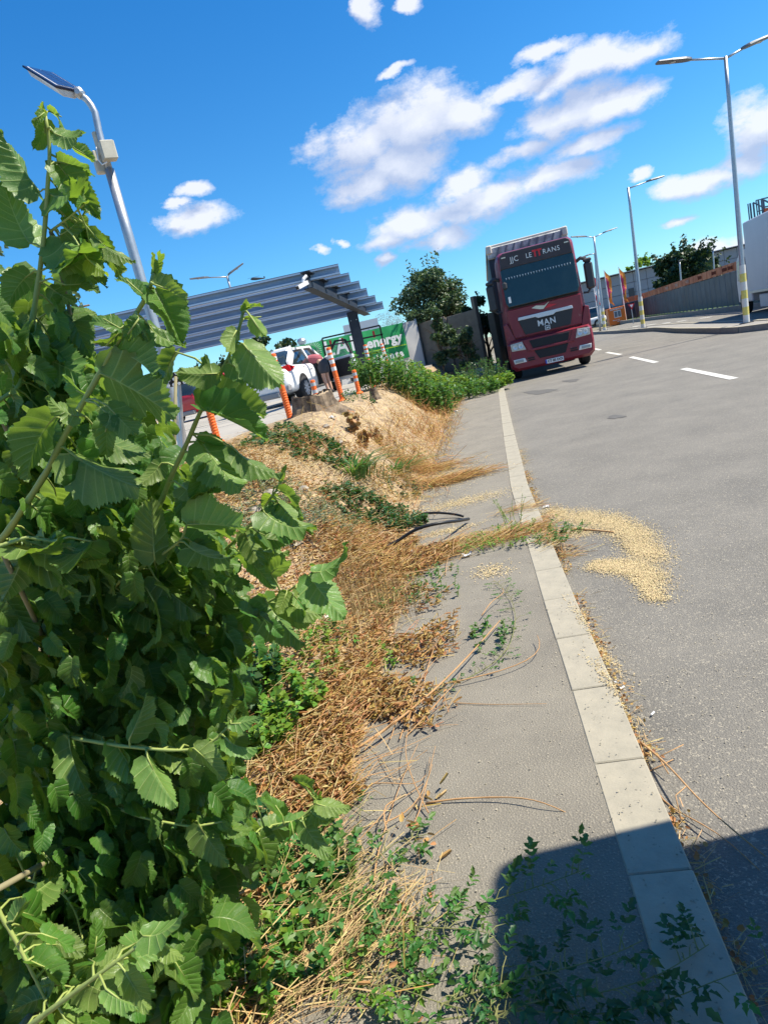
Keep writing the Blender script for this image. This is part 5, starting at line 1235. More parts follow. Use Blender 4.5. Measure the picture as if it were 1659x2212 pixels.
c1 = [(1205, 1110, .10, .25, .12), (1260, 1120, .14, .25, .18), (1320, 1130, .14, .28, .22), (1365, 1155, .13, .3, .24), (1390, 1190, .10, .25, .2), (1390, 1240, .10, .22, .18), (1345, 1225, .12, .14, .14), (1300, 1222, .09, .10, .09), (1250, 1150, .10, .15, .06), (1400, 1270, .06, .18, .06), (1410, 1290, .06, .10, .03), (1290, 1400, .04, .3, .03), (1330, 1530, .03, .25, .015)]
husk('husk_spill', 19000, c1, 'pale yellow husk spill curving over the road beside the kerb', z=-.1, size=(.007, .013))
husk('husk_cover', 34000, [(640, 985, .40, .8, .2), (570, 1010, .3, .5, .12), (860, 880, .35, 1.0, .08), (790, 905, .3, .8, .06), (800, 1040, .6, .18, .08), (960, 1030, .5, .6, .08), (1000, 1085, .4, .2, .05), (960, 1150, .3, .1, .02), (1060, 1235, .12, .14, .012), (700, 1000, .6, .6, .08)], 'pale yellow husks strewn over the mound and pavement', size=(.009, .016))
c2 = litter('gravel_specks', ([(-.5, 0, 0), (.5, 0, 0), (.3, .8, 0), (0, .4, .5)], [(0, 1, 3), (1, 2, 3), (2, 0, 3)]), 3500, (1.1, 9), lambda x, y, s: np.where(s < .05, .35, .2), (.003, .009), KERB, 'scattered grit and pale pebbles on pavement and road edge', smin=-2.2, smax=.1, cat='grit', zoff=.0)
V_ = np.empty(len(c2.data.vertices)*3, np.float32); c2.data.vertices.foreach_get('co', V_); V_ = V_.reshape(-1, 3); kxx = np.interp(V_[:, 1], KY, KX); V_[:, 2] = np.where(V_[:, 0] > kxx+KW, V_[:, 2]-.1, np.where(V_[:, 0] > kxx, V_[:, 2]+.006, V_[:, 2])); c2.data.vertices.foreach_set('co', V_.ravel())

# weeds as plants with stems and leaflets
def plant(nm, c, lab, cat, n_st, h, spread, leaf, nl, m, lw=.45, lean=(0, 0), stemm=None, group=None, droop=0.0, kind=None, arch=.3):
    """stems rising from c, each with leaves along it"""
    c = np.asarray(c, float); r = thing(nm, c, lab, cat, group=group); mb = MB(); P = []; D = []; Sz = []
    for i in range(n_st):
        a = random.uniform(0, 2*math.pi); rr = math.sqrt(random.random()); b = np.array([math.cos(a)*spread[0]*rr, math.sin(a)*spread[1]*rr, 0])
        b[2] = float(tz(c[0]+b[0], c[1]+b[1]))-c[2] if c[0]+b[0] < vx(c[1]+b[1]) else -c[2]*1.0
        hh = h*random.uniform(.5, 1.0); tip = b+np.array([math.cos(a)*hh*arch*random.random()+lean[0]*hh, math.sin(a)*hh*arch*random.random()+lean[1]*hh, hh])
        mid = (b+tip)/2+np.array([random.gauss(0, .06)*hh, random.gauss(0, .06)*hh, hh*.08]); Q = bz_([b, mid, tip], 6); mb.tube(Q, np.linspace(.0022, .0009, 6)*(1+h), 4, cap=False)
        for j in range(nl):
            f = random.uniform(.12, 1); k = min(4, int(f*5)); p = Q[k]*(1-(f*5-k))+Q[k+1]*(f*5-k); dd = rdir(1, -.3-droop, .6)[0]; P.append(p); D.append(dd); Sz.append(leaf*random.uniform(.6, 1.15))
    mb.build('stems', stemm or STEM, r)['kind'] = 'stuff'; P = np.array(P); D = np.array(D)
    sz = np.array(Sz); s3 = np.stack([sz*lw*2, sz, sz], 1)
    o = scatter('leaves', LEAF2[0], LEAF2[1], P, frames(D, rdir(len(P), .3, 1)+np.array([[0, 0, .6]])), s3, m, r); o['kind'] = 'stuff'
    return r
def GP(px, py): return ghit(px, py)
plant('leafy_weed', GP(560, 1560), 'bright yellow green leafy weed clump growing beside the mulberry shrub', 'weed', 90, .20, (.30, .35), .040, 26, WY, .4)
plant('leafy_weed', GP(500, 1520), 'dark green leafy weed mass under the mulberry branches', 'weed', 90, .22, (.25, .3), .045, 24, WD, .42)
plant('leafy_weed', GP(640, 1420), 'loose light green weeds at the right edge of the yellow green clump', 'weed', 30, .14, (.25, .25), .030, 14, WY, .35)
plant('leafy_weed', GP(690, 1370), 'thin green weed sprigs growing through the straw left of the middle', 'weed', 18, .10, (.2, .15), .035, 9, WG, .4)
plant('leafy_weed', GP(900, 1300), 'small green weed sprigs in the brown leaf litter', 'weed', 26, .09, (.28, .22), .028, 10, WG, .35)
plant('leafy_weed', GP(930, 1250), 'sparse olive weed sprigs beside the pavement below the hose', 'weed', 16, .08, (.2, .15), .025, 9, WG, .35)
plant('leafy_weed', GP(1050, 1385), 'green weed sprigs straggling over the pavement edge', 'weed', 14, .07, (.15, .2), .03, 8, WG, .4)
plant('leafy_weed', GP(620, 1930), 'green weeds between mulberry shoots and pavement', 'weed', 30, .13, (.16, .16), .035, 10, WG, .4)
plant('leafy_weed', GP(560, 2080), 'light green leafy weeds at the foot of the mulberry shrub', 'weed', 26, .14, (.13, .12), .034, 12, WY, .4)
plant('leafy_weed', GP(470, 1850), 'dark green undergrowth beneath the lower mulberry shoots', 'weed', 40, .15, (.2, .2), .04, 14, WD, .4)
plant('leafy_weed', GP(520, 2180), 'bright compound-leaved weeds at the bottom edge', 'weed', 22, .12, (.1, .06), .03, 12, WY, .38)
plant('purslane_mat', GP(815, 1115), 'dense dark green purslane mat beside the black hose', 'weed', 260, .10, (.42, .42), .034, 17, WD, .42, stemm=mat('reddish stem', (.25, .08, .05), .7))
plant('purslane_mat', GP(640, 948), 'low dark green creeping mat below the tree stump', 'weed', 190, .10, (.60, .65), .045, 13, WD, .5)
plant('silver_weed', GP(640, 1095), 'grey green silvery weed patch left of the purslane mat', 'weed', 120, .14, (.45, .35), .045, 12, GREY, .12)
plant('silver_weed', GP(590, 1150), 'grey green grassy tuft behind the mulberry shoot tip', 'weed', 60, .16, (.3, .25), .06, 9, GREY, .1)
plant('roadside_bush', GP(880, 855), 'light green leafy bush right of the steel column', 'bush', 190, .85, (1.0, .9), .10, 26, WG, .36)
plant('roadside_bush', GP(960, 845), 'yellow green weed bush in front of the concrete fence', 'bush', 150, .55, (.9, .9), .095, 24, WY, .36)
plant('roadside_bush', at(1000, 835, 18.5)*[1, 1, 0]+[0, 0, .35], 'tangled green weeds between concrete fence and pavement', 'bush', 130, .45, (1.0, .9), .095, 22, WG, .36)
plant('roadside_bush', (3.95, 19.6, .05), 'bright yellow green low bush at the front corner of the truck', 'bush', 90, .4, (.45, .5), .085, 20, WY, .4)
plant('roadside_bush', at(1040, 812, 20.5)*[1, 1, 0]+[0, 0, .3], 'dark shaded weeds beside the truck bumper', 'bush', 90, .9, (.7, .8), .08, 18, WD, .36)
plant('small_shrub', GP(775, 862)+[0, 0, 0], 'dark low sprig beside the small stump right of the column', 'weed', 16, .2, (.3, .3), .05, 10, WD, .4)
plant('tall_weed', (.98, 5.2, 0.0), 'thin upright weed growing from the kerb joint', 'weed', 9, .24, (.09, .10), .016, 13, WG, .35, arch=.7)
plant('tall_weed', (1.12, 4.55, -.0), 'green and rusty weed tuft overgrowing the kerb beside the husk spill', 'weed', 40, .07, (.2, .13), .022, 12, WG, .35, arch=1.6)
plant('tall_weed', (.80, 4.75, -.0), 'yellowing creeping tuft on the pavement side of the kerb', 'weed', 60, .09, (.35, .16), .022, 10, WY, .3, arch=1.8)
plant('leafy_weed', GP(690, 1880), 'mid green weeds at the litter edge above the creepers', 'weed', 34, .12, (.14, .16), .034, 12, WG, .4)
plant('leafy_weed', GP(640, 2080), 'green weed thicket between straw and creepers at the lower edge', 'weed', 34, .12, (.14, .12), .032, 12, WG, .4)
plant('leafy_weed', GP(760, 1440), 'faint green weed sprigs in the straw right of the yellow green clump', 'weed', 26, .09, (.25, .25), .028, 9, WY, .38)
# grass clump with long blades
def grass_clump(c, lab, n, h, spread, m, w=.008, lean=(.5, 0)):
    c = np.asarray(c, float); r = thing('grass_clump', c, lab, 'grass'); mb = MB()
    for i in range(n):
        a = random.uniform(0, 6.28); b = np.array([math.cos(a)*spread[0]*random.random(), math.sin(a)*spread[1]*random.random(), -.02]); hh = h*random.uniform(.5, 1.1); dv = np.array([math.cos(a)+lean[0], math.sin(a)+lean[1], 0])
        pts = [b+dv*hh*.9*t*t+np.array([0, 0, hh*(1.25*t-.75*t*t)]) for t in (0, .3, .6, .85, 1)]; s = norm(np.cross(dv, (0, 0, 1)))*w
        vs = []; 
        for k, p in enumerate(pts): q = (1, 1, .8, .45, .03)[k]; vs += [p-s*q, p+s*q]
        mb.add(vs, [(2*k, 2*k+1, 2*k+3, 2*k+2) for k in range(4)])
    mb.build('blades', m, r)['kind'] = 'stuff'; return r
grass_clump(GP(770, 1030), 'long-bladed green grass clump lying across the husk mound', 120, .42, (.30, .16), WG, .008, (.4, -.1))
grass_clump(GP(860, 1025), 'green grass tuft at the right end of the long-bladed clump', 60, .36, (.25, .15), WG, .008, (.7, 0))
grass_clump(GP(600, 1160), 'grey green grass tuft left of the purslane mat near the shoot tip', 60, .25, (.3, .2), GREY, .006, (.5, 0))
# long dead vine stems
mb = MB(); VN = mat('dead vine stems', (.32, .17, .07), .8, scale=9, col2=(.50, .31, .15))
for i in range(95):
    px, py = random.choice([(random.gauss(830, 110), random.gauss(1480, 110)), (random.gauss(960, 90), random.gauss(1210, 60)), (random.gauss(760, 80), random.gauss(1680, 70))])
    c = GP(px, py); a = random.gauss(R_(48), .38); ln = random.uniform(.25, .75); cv = random.gauss(0, .5); pts = []
    for k in range(8):
        t = k/7-.5; x = c[0]+ln*t*math.cos(a+cv*t); y = c[1]+ln*t*math.sin(a+cv*t); z = float(tz(x, y)) if x < vx(y) else 0
        pts.append((x, y, z+.02+.035*random.random()+.03*math.sin(k*.8+i)))
    if max(p[0]-kx(p[1]) for p in pts) > -.42: continue
    Q = bz_(pts, 9); mb.tube(Q, np.linspace(.0026, .0011, 9)*random.uniform(.7, 1.2), 5, cap=False)
tag(mb.build('dead_vines', VN, None, smooth=True), 'tangle of long dead vine stems running over the litter', 'vines', kind='stuff')
for (pts, r0, lab, zz) in (([(690, 1665, .04), (770, 1620, .05), (850, 1565, .04), (930, 1500, .06), (1010, 1420, .05), (1080, 1340, .04)], .006, 'thick dead vine stem running up from the mulberry to the pavement edge', 0),
        ([(860, 1495, .02), (1000, 1470, .03), (1100, 1445, .03), (1160, 1420, .03), (1176, 1390, .03), (1160, 1372, .04)], .0035, 'thin hooked vine stem looping onto the bare pavement', 0),
        ([(920, 1735, .01), (980, 1725, .02), (1060, 1722, .02), (1130, 1722, .03), (1185, 1735, .03), (1222, 1755, .0)], .0035, 'single dry twig lying on the pavement left of the kerb', 0),
        ([(980, 1518, .01), (1060, 1522, .01), (1180, 1520, .01)], .002, 'short thin dry stalk with a curled leaf on the pavement', 0),
        ([(1040, 1330, .03), (1060, 1300, .05), (1090, 1280, .04), (1085, 1270, .03)], .003, 'small bent twig beside the grain patch', 0),
        ([(1383, 1603, .01), (1440, 1650, .06), (1520, 1740, .08), (1590, 1800, .06), (1652, 1850, .01)], .0045, 'long forked stick hanging off the kerb onto the road', -.1),
        ([(1383, 1606, .01), (1400, 1680, .0), (1425, 1730, .0), (1470, 1760, .01), (1545, 1790, .02), (1640, 1880, .0)], .003, 'thin second stick crossing the road under the forked stick', -.1),
        ([(1235, 1142, .015), (1290, 1146, .015), (1325, 1149, .015)], .010, 'piece of bark lying in the husk spill on the road', -.1)):
    P = []
    for (x, y, h) in pts:
        q = gz(x, y, zz) if zz else ghit(x, y); q = q.copy(); d = EYE-q; q = q+d*(h/d[2]); P.append(q)
    Q = bz_(P, 14); mb = MB(); c0 = Q[0].copy(); mb.tube([p-c0 for p in Q], np.linspace(r0, r0*.45, 14)*(1+.12*np.sin(np.arange(14)*2.3)), 6)
    if 'forked' in lab:
        mb.tube([Q[7]-c0, Q[7]-c0+(-.05, -.03, .0), Q[7]-c0+(-.07, -.10, -.03)], .0018, 5); mb.tube([Q[3]-c0, Q[3]-c0+(.10, .02, .01)], .0018, 5); mb.tube([Q[3]-c0, Q[3]-c0+(.0, -.07, -.02)], .002, 5)
    st = mb.build('stick', VN, None, smooth=True); st.location = Vector(c0); tag(st, lab, 'stick' if 'bark' not in lab else 'bark')
# black hose
P = []
for (x, y, h) in ((800, 1190, .0), (852, 1180, .03), (872, 1155, .07), (905, 1138, .10), (950, 1129, .11), (985, 1126, .08), (1010, 1121, .03), (1016, 1120, .015)): q = ghit(x, y); q = q+(EYE-q)*(h*.0); P.append(q+np.array([0, 0, 0.012]))
P2 = [gz(800, 1195, .05), gz(862, 1170, .08), gz(885, 1147, .14), gz(920, 1135, .17), gz(960, 1128, .16), gz(990, 1125, .10), gz(1012, 1121, .03)]
Q = bz_(P2, 20); mb = MB(); c0 = Q[0].copy(); mb.tube([p-c0 for p in Q], .013, 10); HM = mat('black hose', (.015, .015, .017), .45); o = mb.build('hose', HM, None, smooth=True); o.location = Vector(c0); tag(o, 'black rubber hose arching out of the litter onto the pavement', 'hose')
P2 = [gz(905, 1110, .05), gz(940, 1107, .06), gz(980, 1110, .03), gz(1000, 1115, .02)]; Q = bz_(P2, 12); mb = MB(); c0 = Q[0].copy(); mb.tube([p-c0 for p in Q], .011, 8); o = mb.build('hose', HM, None, smooth=True); o.location = Vector(c0); tag(o, 'shorter black hose end emerging from the purslane mat', 'hose')
# tree stumps
BARK = mat('grey bark', (.065, .048, .034), .95, scale=9, col2=(.24, .18, .12), contrast=1.8, bump=1, bscale=60); CUT = mat('cut wood', (.33, .24, .14), .9, scale=14, col2=(.48, .37, .24), contrast=1.5)
def stump(c, r, h, lab, lean=0):
    t = thing('tree_stump', c, lab, 'tree stump'); n = 44; mb = MB(); vs = []; prof = [(-.25, 1.65), (.0, 1.35), (.25, 1.12), (.6, 1.0), (.93, .97), (1.0, .93)]
    for (z, k) in prof:
        for j in range(n):
            q = 2*math.pi*j/n; fl_ = 1+.10*math.sin(q*5+1)*(1.3-z)+.04*math.sin(q*13+z*3)+random.uniform(-.025, .025); zz = h*(z*(1+.10*math.sin(q*2+.6)+(.10*random.random() if z > .9 else 0)))
            vs.append((r*k*fl_*math.cos(q), r*k*fl_*math.sin(q), zz))
    m = len(prof); fs = [(i*n+j, i*n+(j+1) % n, (i+1)*n+(j+1) % n, (i+1)*n+j) for i in range(m-1) for j in range(n)]; mb.add(vs, fs).build('bark', BARK, t)
    mb = MB(); vs = []; rings = 6
    for i in range(rings):
        for j in range(n):
            q = 2*math.pi*j/n; s = i/(rings-1); v = np.array(vs0[j]) if False else None; base = mb
            vs.append((r*.90*s*math.cos(q)*(1+.05*math.sin(q*5+1)), r*.90*s*math.sin(q)*(1+.05*math.sin(q*5+1)), h*(1.0+.10*math.sin(q*2+.6)*s)-.06+.05*s+random.uniform(-.02, .02)))
    mb.add(vs, [(i*n+j, i*n+(j+1) % n, (i+1)*n+(j+1) % n, (i+1)*n+j) for i in range(rings-1) for j in range(n)]); mb.build('cut_face', CUT, t); return t
sp0 = at(688, 918, 9.6); sp0[2] = float(tz(sp0[0], sp0[1]))-.06
stump(sp0, .29, .27, 'broad weathered tree stump on the husk mound behind the mulberry leaves')
sp1 = pl_(808, 853); stump(np.array([sp1[0], sp1[1], .86]), .07, .17, 'small dark stump at the foot of the steel column')
# dead shoots standing on the mound
for (px, py, h, lab) in ((765, 935, .32, 'withered brown shoot standing right of the broad stump'), (790, 968, .22, 'shorter withered shoot in the middle of the mound'), (822, 962, .26, 'withered brown shoot at the right side of the mound')):
    c = GP(px, py); t = thing('dead_shoot', c, lab, 'dead plant'); mb = MB(); P = []
    for k in range(5):
        tip = np.array([random.gauss(0, .05), random.gauss(0, .05), h*random.uniform(.6, 1)]); mb.tube([(0, 0, -.03), tip*.5+(random.gauss(0, .01), 0, 0), tip], [.008, .006, .003], 5); P += [tip*random.uniform(.2, 1)+np.random.normal(0, .012, 3) for _ in range(16)]
    mb.build('stems', VN, t)['kind'] = 'stuff'; P = np.array(P); scatter('dry_leaves', CURL[0], CURL[1], P, frames(rdir(len(P), -1, .2), rdir(len(P))), rng.uniform(.03, .07, len(P)), DRY, t)['kind'] = 'stuff'
# rubble and dead weeds that break up the mound
RUB = mat('pale rubble', (.26, .23, .19), .95, scale=14, col2=(.40, .36, .30), bump=.5, bscale=50)
RS = [(585, 1075, .13, 'pale rubble stone nearest the tip of the mulberry shoot'), (612, 1122, .17, 'largest pale rubble stone left of the silvery weeds'), (556, 1112, .14, 'pale rubble stone half hidden by mulberry leaves'), (655, 1062, .10, 'flat pale stone above the silvery weeds'),
 (735, 960, .10, 'pale stone just left of the middle withered shoot'), (800, 1003, .10, 'small stone below the withered shoots'), (845, 990, .09, 'small stone on the right slope of the mound'), (705, 925, .10, 'pale stone at the foot of the broad stump')]
for px, py, s, lab_ in RS:
    c = GP(px, py); vs = []; 
    for a in range(5):
        for b in range(8): q = b*math.pi/4; ph_ = a*math.pi/4-math.pi/2; k = s*random.uniform(.4, .6); vs.append((k*math.cos(ph_)*math.cos(q), k*math.cos(ph_)*math.sin(q)*.8, k*math.sin(ph_)*.6))
    mb = MB().add(vs, [(a*8+b, a*8+(b+1) % 8, (a+1)*8+(b+1) % 8, (a+1)*8+b) for a in range(4) for b in range(8)]); o = mb.build('stone', RUB, None); o.location = Vector(c+[0, 0, s*.2]); tag(o, lab_, 'stone')
for (px, py, w_, h_, m_, lab) in ((745, 985, .35, .12, DRY, 'rusty dead weed patch below the withered shoots'), (850, 965, .35, .14, DRY, 'reddish brown dead weed patch on the right slope of the mound'), (660, 970, .15, .10, DRY, 'small rusty dead patch under the creeping mat'), (900, 930, .4, .16, DRY, 'brown dead weed patch along the dry grass edge'),
        (555, 1035, .2, .12, DRY, 'dark brown dead patch beside the white rag'), (930, 890, .4, .18, DRY, 'tawny dead weeds at the foot of the green bush'), (880, 1055, .3, .08, WD, 'small flat green weed patch below the grass tuft')):
    plant('dead_weed' if m_ is DRY else 'leafy_weed', GP(px, py), lab, 'dead weeds' if m_ is DRY else 'weed', 60, h_, (w_, w_*1.3), .03, 12, m_, .3, stemm=VN)
# paper and plastic scraps
PAP = mat('white litter paper', (.62, .62, .62), .6, scale=30, col2=(.74, .74, .76))
SCR = [(957, 935, .09, 'crumpled white plastic bag at the pavement edge farthest from the hose'), (985, 890, .10, 'white plastic scrap in the dry grass below the green bush'), (960, 925, .06, 'small white scrap just left of the crumpled bag'), (720, 905, .09, 'white plastic scrap under the bush beside the small stump'), (782, 902, .05, 'tiny white scrap on the mound right of the broad stump'),
 (720, 945, .05, 'flat white shard beside the dead shoots'), (852, 1197, .06, 'white paper scrap left of a pair in the brown litter'), (882, 1202, .07, 'white paper scrap right of a pair in the brown litter'), (1010, 1203, .06, 'white foil scrap at the pavement edge below the hose'), (597, 1036, .09, 'crumpled white rag beside the mulberry shoot on the mound'),
 (548, 1425, .05, 'white scrap half buried beside the hanging mulberry leaf'), (700, 1340, .06, 'pale scrap lying in the stubble'), (640, 1180, .12, 'pale broken stone lying left of the silver weeds'), (1180, 1098, .05, 'small white scrap against the road side of the kerb')]
for (px, py, s, lab) in SCR:
    c = GP(px, py) if px < 1100 else gz(px, py, -.1); n = 6; vs = []
    for i in range(n):
        for j in range(n): u, v = (i/5-.5)*s, (j/5-.5)*s*.7; vs.append((u+random.gauss(0, s*.06), v+random.gauss(0, s*.06), .012+abs(random.gauss(0, s*.16))))
    o = obj('scrap' if 'stone' not in lab else 'stone', vs, [(i*n+j, i*n+j+1, (i+1)*n+j+1, (i+1)*n+j) for i in range(n-1) for j in range(n-1)], PAP if 'stone' not in lab else KERB); o.location = Vector(c); tag(o, lab, 'litter' if 'stone' not in lab else 'stone')
for (px, py, a, lab) in ((1343, 1485, .4, 'upper white cigarette end beside the kerb'), (1331, 1475, 1.9, 'cigarette end touching the kerb at a joint'), (1409, 1541, .7, 'lower white cigarette end lying out on the road')):
    c = gz(px, py, -.09); o = MB().tube([(-.012, 0, 0), (.012, 0, 0)], .004, 8).build('cigarette_end', WHITE, None); o.location = Vector(c); o.rotation_euler = (0, 0, a); tag(o, lab, 'litter')
# trailing green vines on the pavement at the bottom
def compound(P, D, Sz, c, dirv, ln, n=3, jit=.35):
    dirv = norm(dirv); sd = norm(np.cross(dirv, (0, 0, 1)))
    for i in range(n):
        p = c+dirv*ln*(i+.6)/n
        for s in (1, -1): P.append(p); D.append(norm(dirv*.7+sd*s+np.array([0, 0, random.uniform(-.25, .35)])+np.random.normal(0, .2, 3))); Sz.append(ln*.5*random.uniform(.75, 1.1))
    P.append(c+dirv*ln); D.append(norm(dirv+np.random.normal(0, .2, 3))); Sz.append(ln*.6)
LF6 = np.array([(0, 0, 0), (.27, .22, .10), (.20, .42, .05), (.30, .55, .09), (.12, .78, .03), (0, 1, -.12), (-.12, .78, .03), (-.30, .55, .09), (-.20, .42, .05), (-.27, .22, .10), (0, .45, -.01)])
LF6F = np.array([(10, i, i+1) for i in range(9)]+[(10, 9, 0)]+[(10, 0, 1)])
LF6F = np.array([(10, i, (i+1) % 10) for i in range(10)])
VST = mat('creeper stem', (.13, .17, .05), .7, scale=9, col2=(.22, .2, .08))
def vine(pts, lab, m=WG, leaf=.055, dens=9, hgt=.05, r0=.0024, twigs=1):
    P3 = []
    for (x, y, h) in pts:
        q = gz(x, y, 0); d = EYE-q; P3.append(q+d*(h*.6/d[2]))
    Q = bz_(P3, 24); c0 = Q[0].copy(); t = thing('creeping_vine', c0, lab, 'vine'); mb = MB(); mb.tube([p-c0 for p in Q], np.linspace(r0, r0*.4, 24), 6); P = []; D = []; Sz = []
    tot = sum(np.linalg.norm(Q[i+1]-Q[i]) for i in range(23)); nn = max(4, int(tot*dens*4.6))
    for i in range(nn):
        f = random.uniform(.05, 1)*23; k = min(22, int(f)); p = Q[k]+(Q[k+1]-Q[k])*(f-k); tg = norm(Q[k+1]-Q[k]); s = random.choice((-1, 1)); sd = np.cross(tg, (0, 0, 1))*s
        dv = norm(tg*random.uniform(.0, .8)+sd*random.uniform(.5, 1.2)+np.array([0, 0, random.uniform(-.2, .35)])); ln = random.uniform(.015, .06)*twigs; e = p+dv*ln; e[2] = max(.012, e[2]); mb.tube([p-c0, (p+e)/2-c0+(0, 0, .008), e-c0], [.0016, .0013, .001], 4, cap=False)
        compound(P, D, Sz, e, dv, leaf*random.uniform(.5, 1.0), random.choice((1, 2, 2, 3)))
    mb.build('stem', VST, t); P = np.array(P)-c0; P[:, 2] = np.maximum(P[:, 2], .012-c0[2]); D = np.array(D)
    Sz = np.array(Sz)[:, None]*np.array([[1.0, 1.15, 1.6]]); o = scatter('leaves', LF6, LF6F, P, frames(D, rdir(len(P), .2, 1)+np.array([[0, 0, 1.0]])), Sz, m, t); o['kind'] = 'stuff'
vine([(560, 2100, .05), (680, 2060, .05), (800, 2070, .06), (930, 1985, .06), (1080, 1940, .08), (1180, 1910, .12), (1270, 1875, .16)], 'long green creeper reaching from the verge across the pavement into the shadow', dens=9)
vine([(700, 1960, .05), (760, 1930, .06), (800, 1870, .06), (850, 1820, .06), (930, 1800, .07)], 'small creeper shoot with leafy tip pointing right onto the pavement', dens=11)
vine([(640, 1985, .05), (780, 2000, .07), (870, 2000, .08), (960, 2005, .09), (1070, 2010, .09), (1100, 2090, .06)], 'dense creeper shoot lying just outside the van shadow', dens=15, leaf=.055)
vine([(700, 2120, .04), (850, 2130, .06), (960, 2170, .07), (1090, 2200, .08)], 'leafy creeper along the bottom edge left of the shadow', dens=17, leaf=.06)
vine([(900, 2212, .05), (1100, 2180, .07), (1300, 2195, .08), (1450, 2160, .08), (1560, 2110, .07), (1665, 2080, .05)], 'creeper stem crossing the shaded kerb at the bottom right', dens=4)
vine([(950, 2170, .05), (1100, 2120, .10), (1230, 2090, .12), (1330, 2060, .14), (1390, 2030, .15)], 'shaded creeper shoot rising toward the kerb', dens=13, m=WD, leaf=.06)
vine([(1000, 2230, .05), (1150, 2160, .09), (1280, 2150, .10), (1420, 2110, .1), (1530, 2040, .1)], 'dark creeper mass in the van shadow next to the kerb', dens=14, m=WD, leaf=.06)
0 and vine([(1250, 2240, .06), (1400, 2180, .08), (1480, 2160, .08), (1600, 2200, .06)], 'dark leafy creeper over the kerb at the very bottom', dens=12, m=WD, leaf=.06)
vine([(600, 2040, .04), (690, 1985, .05), (700, 1900, .05), (720, 1850, .05)], 'green creeper shoots fringing the litter edge', dens=14)
vine([(700, 2210, .05), (760, 2150, .06), (830, 2100, .07), (900, 2070, .08)], 'bushy light creeper at the bottom centre left', dens=15, m=WY, leaf=.05)
vine([(800, 1530, .03), (880, 1505, .03), (960, 1490, .03), (1000, 1470, .03)], 'creeper runner with three leaf clusters crossing the middle pavement edge', dens=9, leaf=.035)
vine([(1000, 1470, .02), (1060, 1440, .03), (1100, 1400, .03), (1115, 1340, .03), (1105, 1290, .03), (1070, 1255, .03)], 'creeper runner curving up beside the kerb past the grain patch', dens=8, leaf=.032)
vine([(640, 1760, .03), (690, 1720, .03), (760, 1735, .03), (800, 1760, .03)], 'small creeper sprig between litter and pavement below the brown leaves', dens=8, leaf=.035)
# kerbside debris
def kerbline(n, lab, y0, y1, m, tmpl, size, widths=None, nm='kerb_debris'):
    y = rng.uniform(y0, y1, n); w = np.abs(rng.normal(0, .035, n)); k = wav(y*0, y, 5, 2) > .45; y = y[k]; w = w[k]; n = len(y)
    P = np.stack([np.interp(y, KY, KX)+KW+.008+w, y, np.full(n, -.094)+rng.uniform(0, .02, n)], 1); sc = rng.uniform(*size, n); s3 = np.stack([sc if widths is None else rng.uniform(*widths, n), sc, sc], 1)
    tag(scatter(nm, tmpl[0], tmpl[1], P, frames(rdir(n, -.3, .3), rdir(n, .4, 1)), s3, m), lab, 'litter', kind='stuff')
kerbline(1100, 'brown dead leaves lying in the gutter along the kerb', 1.2, 7.5, DRY, CURL, (.006, .017)); kerbline(1300, 'pale straw bits collected in the gutter', 1.1, 9, TAN, STRAW, (.02, .09), (.0012, .003))
# ------------------------------------------------------------------ trees
def tree(nm, base, lab, H, W_, crown, n, leaf, m, tw=(.10, .03), trunks=1, clusters=26, grp=None, lw=.5, dense=.42, cat='tree'):
    base = np.array(base, float); t = thing(nm, base, lab, cat, group=grp); mb = MB(); cl = []
    for k in range(trunks):
        b = np.array([random.gauss(0, .12*(trunks > 1)), random.gauss(0, .1), -.1]); top = np.array([random.gauss(0, W_*.12), random.gauss(0, W_*.1), H*.62]); mb.tube(bz_([b, (b+top)/2+rdir(1)[0]*.12*W_*.3, top], 8), np.linspace(tw[0], tw[1], 8), 8)
        for j in range(7):
            f = random.uniform(.3, .95); s = b+(top-b)*f; a = random.uniform(0, 6.28); e = s+np.array([math.cos(a)*W_*.36, math.sin(a)*W_*.3, H*random.uniform(.08, .3)]); mb.tube(bz_([s, (s+e)/2+(0, 0, .08*H), e], 6), np.linspace(tw[1]*1.3, tw[1]*.4, 6), 6)
    mb.build('trunk', BARK, t, smooth=True)
    for i in range(clusters):
        v = rdir(1)[0]*random.random()**.4; cl.append(np.array([v[0]*W_/2*.86, v[1]*W_/2*.8, crown[0]+(crown[1]-crown[0])*(.5+.47*v[2])]))
    cl = np.array(cl); idx = rng.integers(0, clusters, n); rad = rng.uniform(.6, 1.25, clusters)[idx]*W_*.5*dense*.55
    v = rng.normal(0, 1, (n, 3)); v /= np.linalg.norm(v, axis=1, keepdims=True); P = cl[idx]+v*(rad*rng.random(n)**.35)[:, None]*np.array([1, 1, .8])
    P[:, 2] = np.maximum(P[:, 2], .1)
    sp = []; 
    for i in range(int(clusters*.9)):      # shoots sticking out of the outline
        c = cl[rng.integers(clusters)]; dv = norm(c-np.array([0, 0, (crown[0]+crown[1])/2])+rdir(1)[0]*.3+np.array([0, 0, .5*W_*.3])); L_ = W_*random.uniform(.10, .22); s0 = c+dv*W_*.5*dense*.4
        for k in range(14): sp.append(s0+dv*L_*k/13+np.random.normal(0, .012*W_, 3))
    P = np.concatenate([P, np.array(sp)]); n = len(P); sz = rng.uniform(.65, 1.25, n)*leaf
    o = scatter('crown', LEAF2[0], LEAF2[1], P, frames(rdir(n, -.8, .6), rdir(n, -.2, 1)), np.stack([sz*lw*2, sz, sz], 1), m, t); return t
TG1 = leafmat('privet leaf', (.075, .125, .055), (.13, .18, .095), (.2, .3, .1), (.12, .22, .03), tw=.2, veins=False, rough=.5)
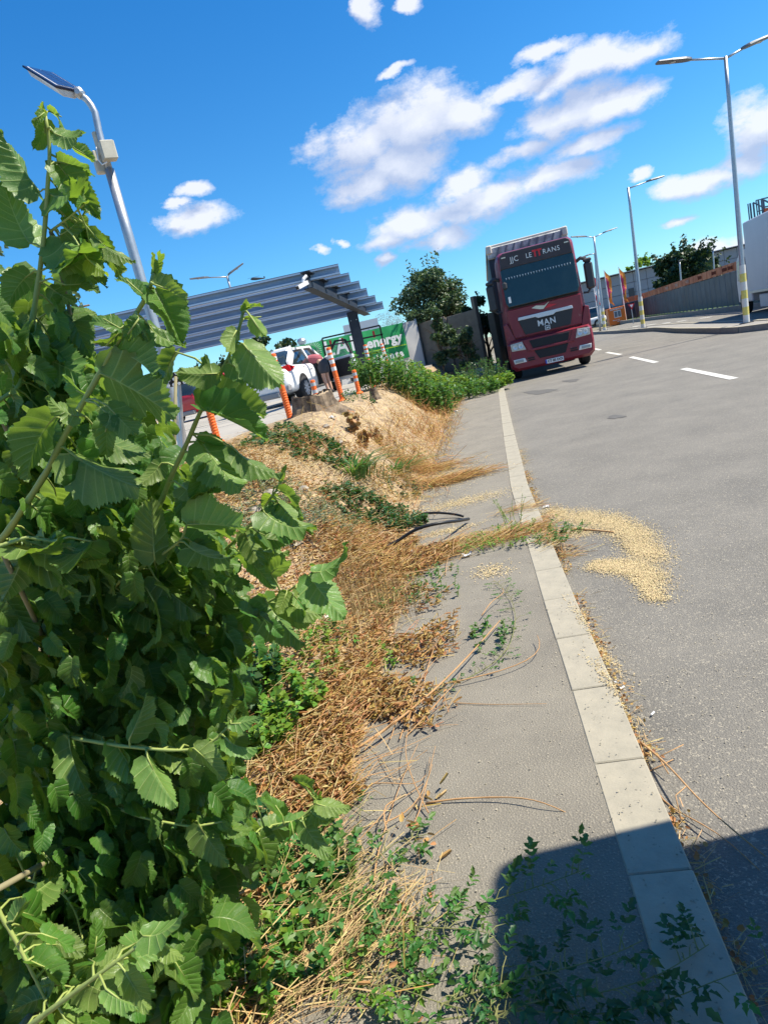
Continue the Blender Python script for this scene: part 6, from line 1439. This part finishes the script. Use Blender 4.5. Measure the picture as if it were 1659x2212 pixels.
TG2 = leafmat('dark tree leaf', (.028, .06, .022), (.04, .075, .03), (.2, .3, .1), (.08, .15, .03), tw=.15, veins=False, rough=.5)
c = at(972, 790, 27.6); tree('bushy_tree', (c[0], 28.6, .6), 'bushy green tree rising behind the concrete fence left of the truck', 4.0, 3.7, (.9, 4.1), 12000, .15, TG1, trunks=3, clusters=40, lw=.3)
c = at(1040, 740, 27); tree('small_tree', (c[0], 26.3, .3), 'dark small tree between the concrete fence and the truck mirror', 2.7, 1.5, (.8, 2.9), 4200, .14, TG2, trunks=2, clusters=12, lw=.3, tw=(.06, .02))
c = at(962, 800, 23.5); tree('leafy_shrub', (c[0], 23.6, .75), 'tall leafy shrub growing against the concrete fence', 1.9, 1.2, (.0, 2.1), 7000, .12, TG1, trunks=3, clusters=18, lw=.3, tw=(.03, .012), cat='shrub')
c = at(1008, 795, 23.5); tree('leafy_shrub', (c[0], 23.4, .6), 'low leafy shrub growing before the shaded right half of the concrete fence', 1.3, 1.1, (.0, 1.5), 4500, .12, TG1, trunks=3, clusters=16, lw=.3, tw=(.03, .012), cat='shrub')
c = at(1494, 640, 66); tree('round_tree', (c[0], 67, 0), 'broad round dark tree behind the orange-banded fence', 5.3, 6.3, (.6, 5.1), 32000, .36, TG2, trunks=4, clusters=80, lw=.4, tw=(.2, .07))
c = at(840, 700, 60); 
BG_ = leafmat('bare twig leaf', (.28, .25, .23), (.3, .27, .25), (.2, .3, .1), (.2, .2, .2), tw=.1, veins=False, rough=.8)
tree('bare_tree', (c[0], 60, .9), 'pale almost bare tree far behind the banner', 4.6, 3.6, (1.6, 4.6), 2500, .10, BG_, trunks=3, clusters=18, lw=.12, tw=(.06, .02))
for (px, py, Y, H, W_, m, lab, nn) in ((1380, 592, 130, 10, 5, WY, 'pale poplar tips behind the store roof, the larger group', 2500), (1366, 594, 130, 9.5, 2.4, WY, 'small pale poplar behind the store roof left of the larger group', 900),
        (390, 770, 60, 4.8, 5, TG2, 'dark distant tree glimpsed under the steel beams at the left', 2500), (565, 755, 62, 5.6, 7, TG2, 'distant tree seen through the gap under the canopy beams', 3000), (470, 770, 64, 4.6, 5, TG2, 'low distant tree behind the mulberry and the red car', 2000)):
    c = at(px, py, Y); tree('distant_tree', (c[0], Y, .2), lab, H, W_, (H*.3, H), nn, .35, m, clusters=16)
c = at(20, 640, 6.0); tree('background_tree', (c[0]-.25, 6.2, .8), 'small-leaved tree half hidden behind the mulberry at the left edge', 2.6, 2.0, (.6, 2.75), 6000, .055, TG1, trunks=2, clusters=26, lw=.4, tw=(.05, .02))
c = at(300, 760, 7.5)
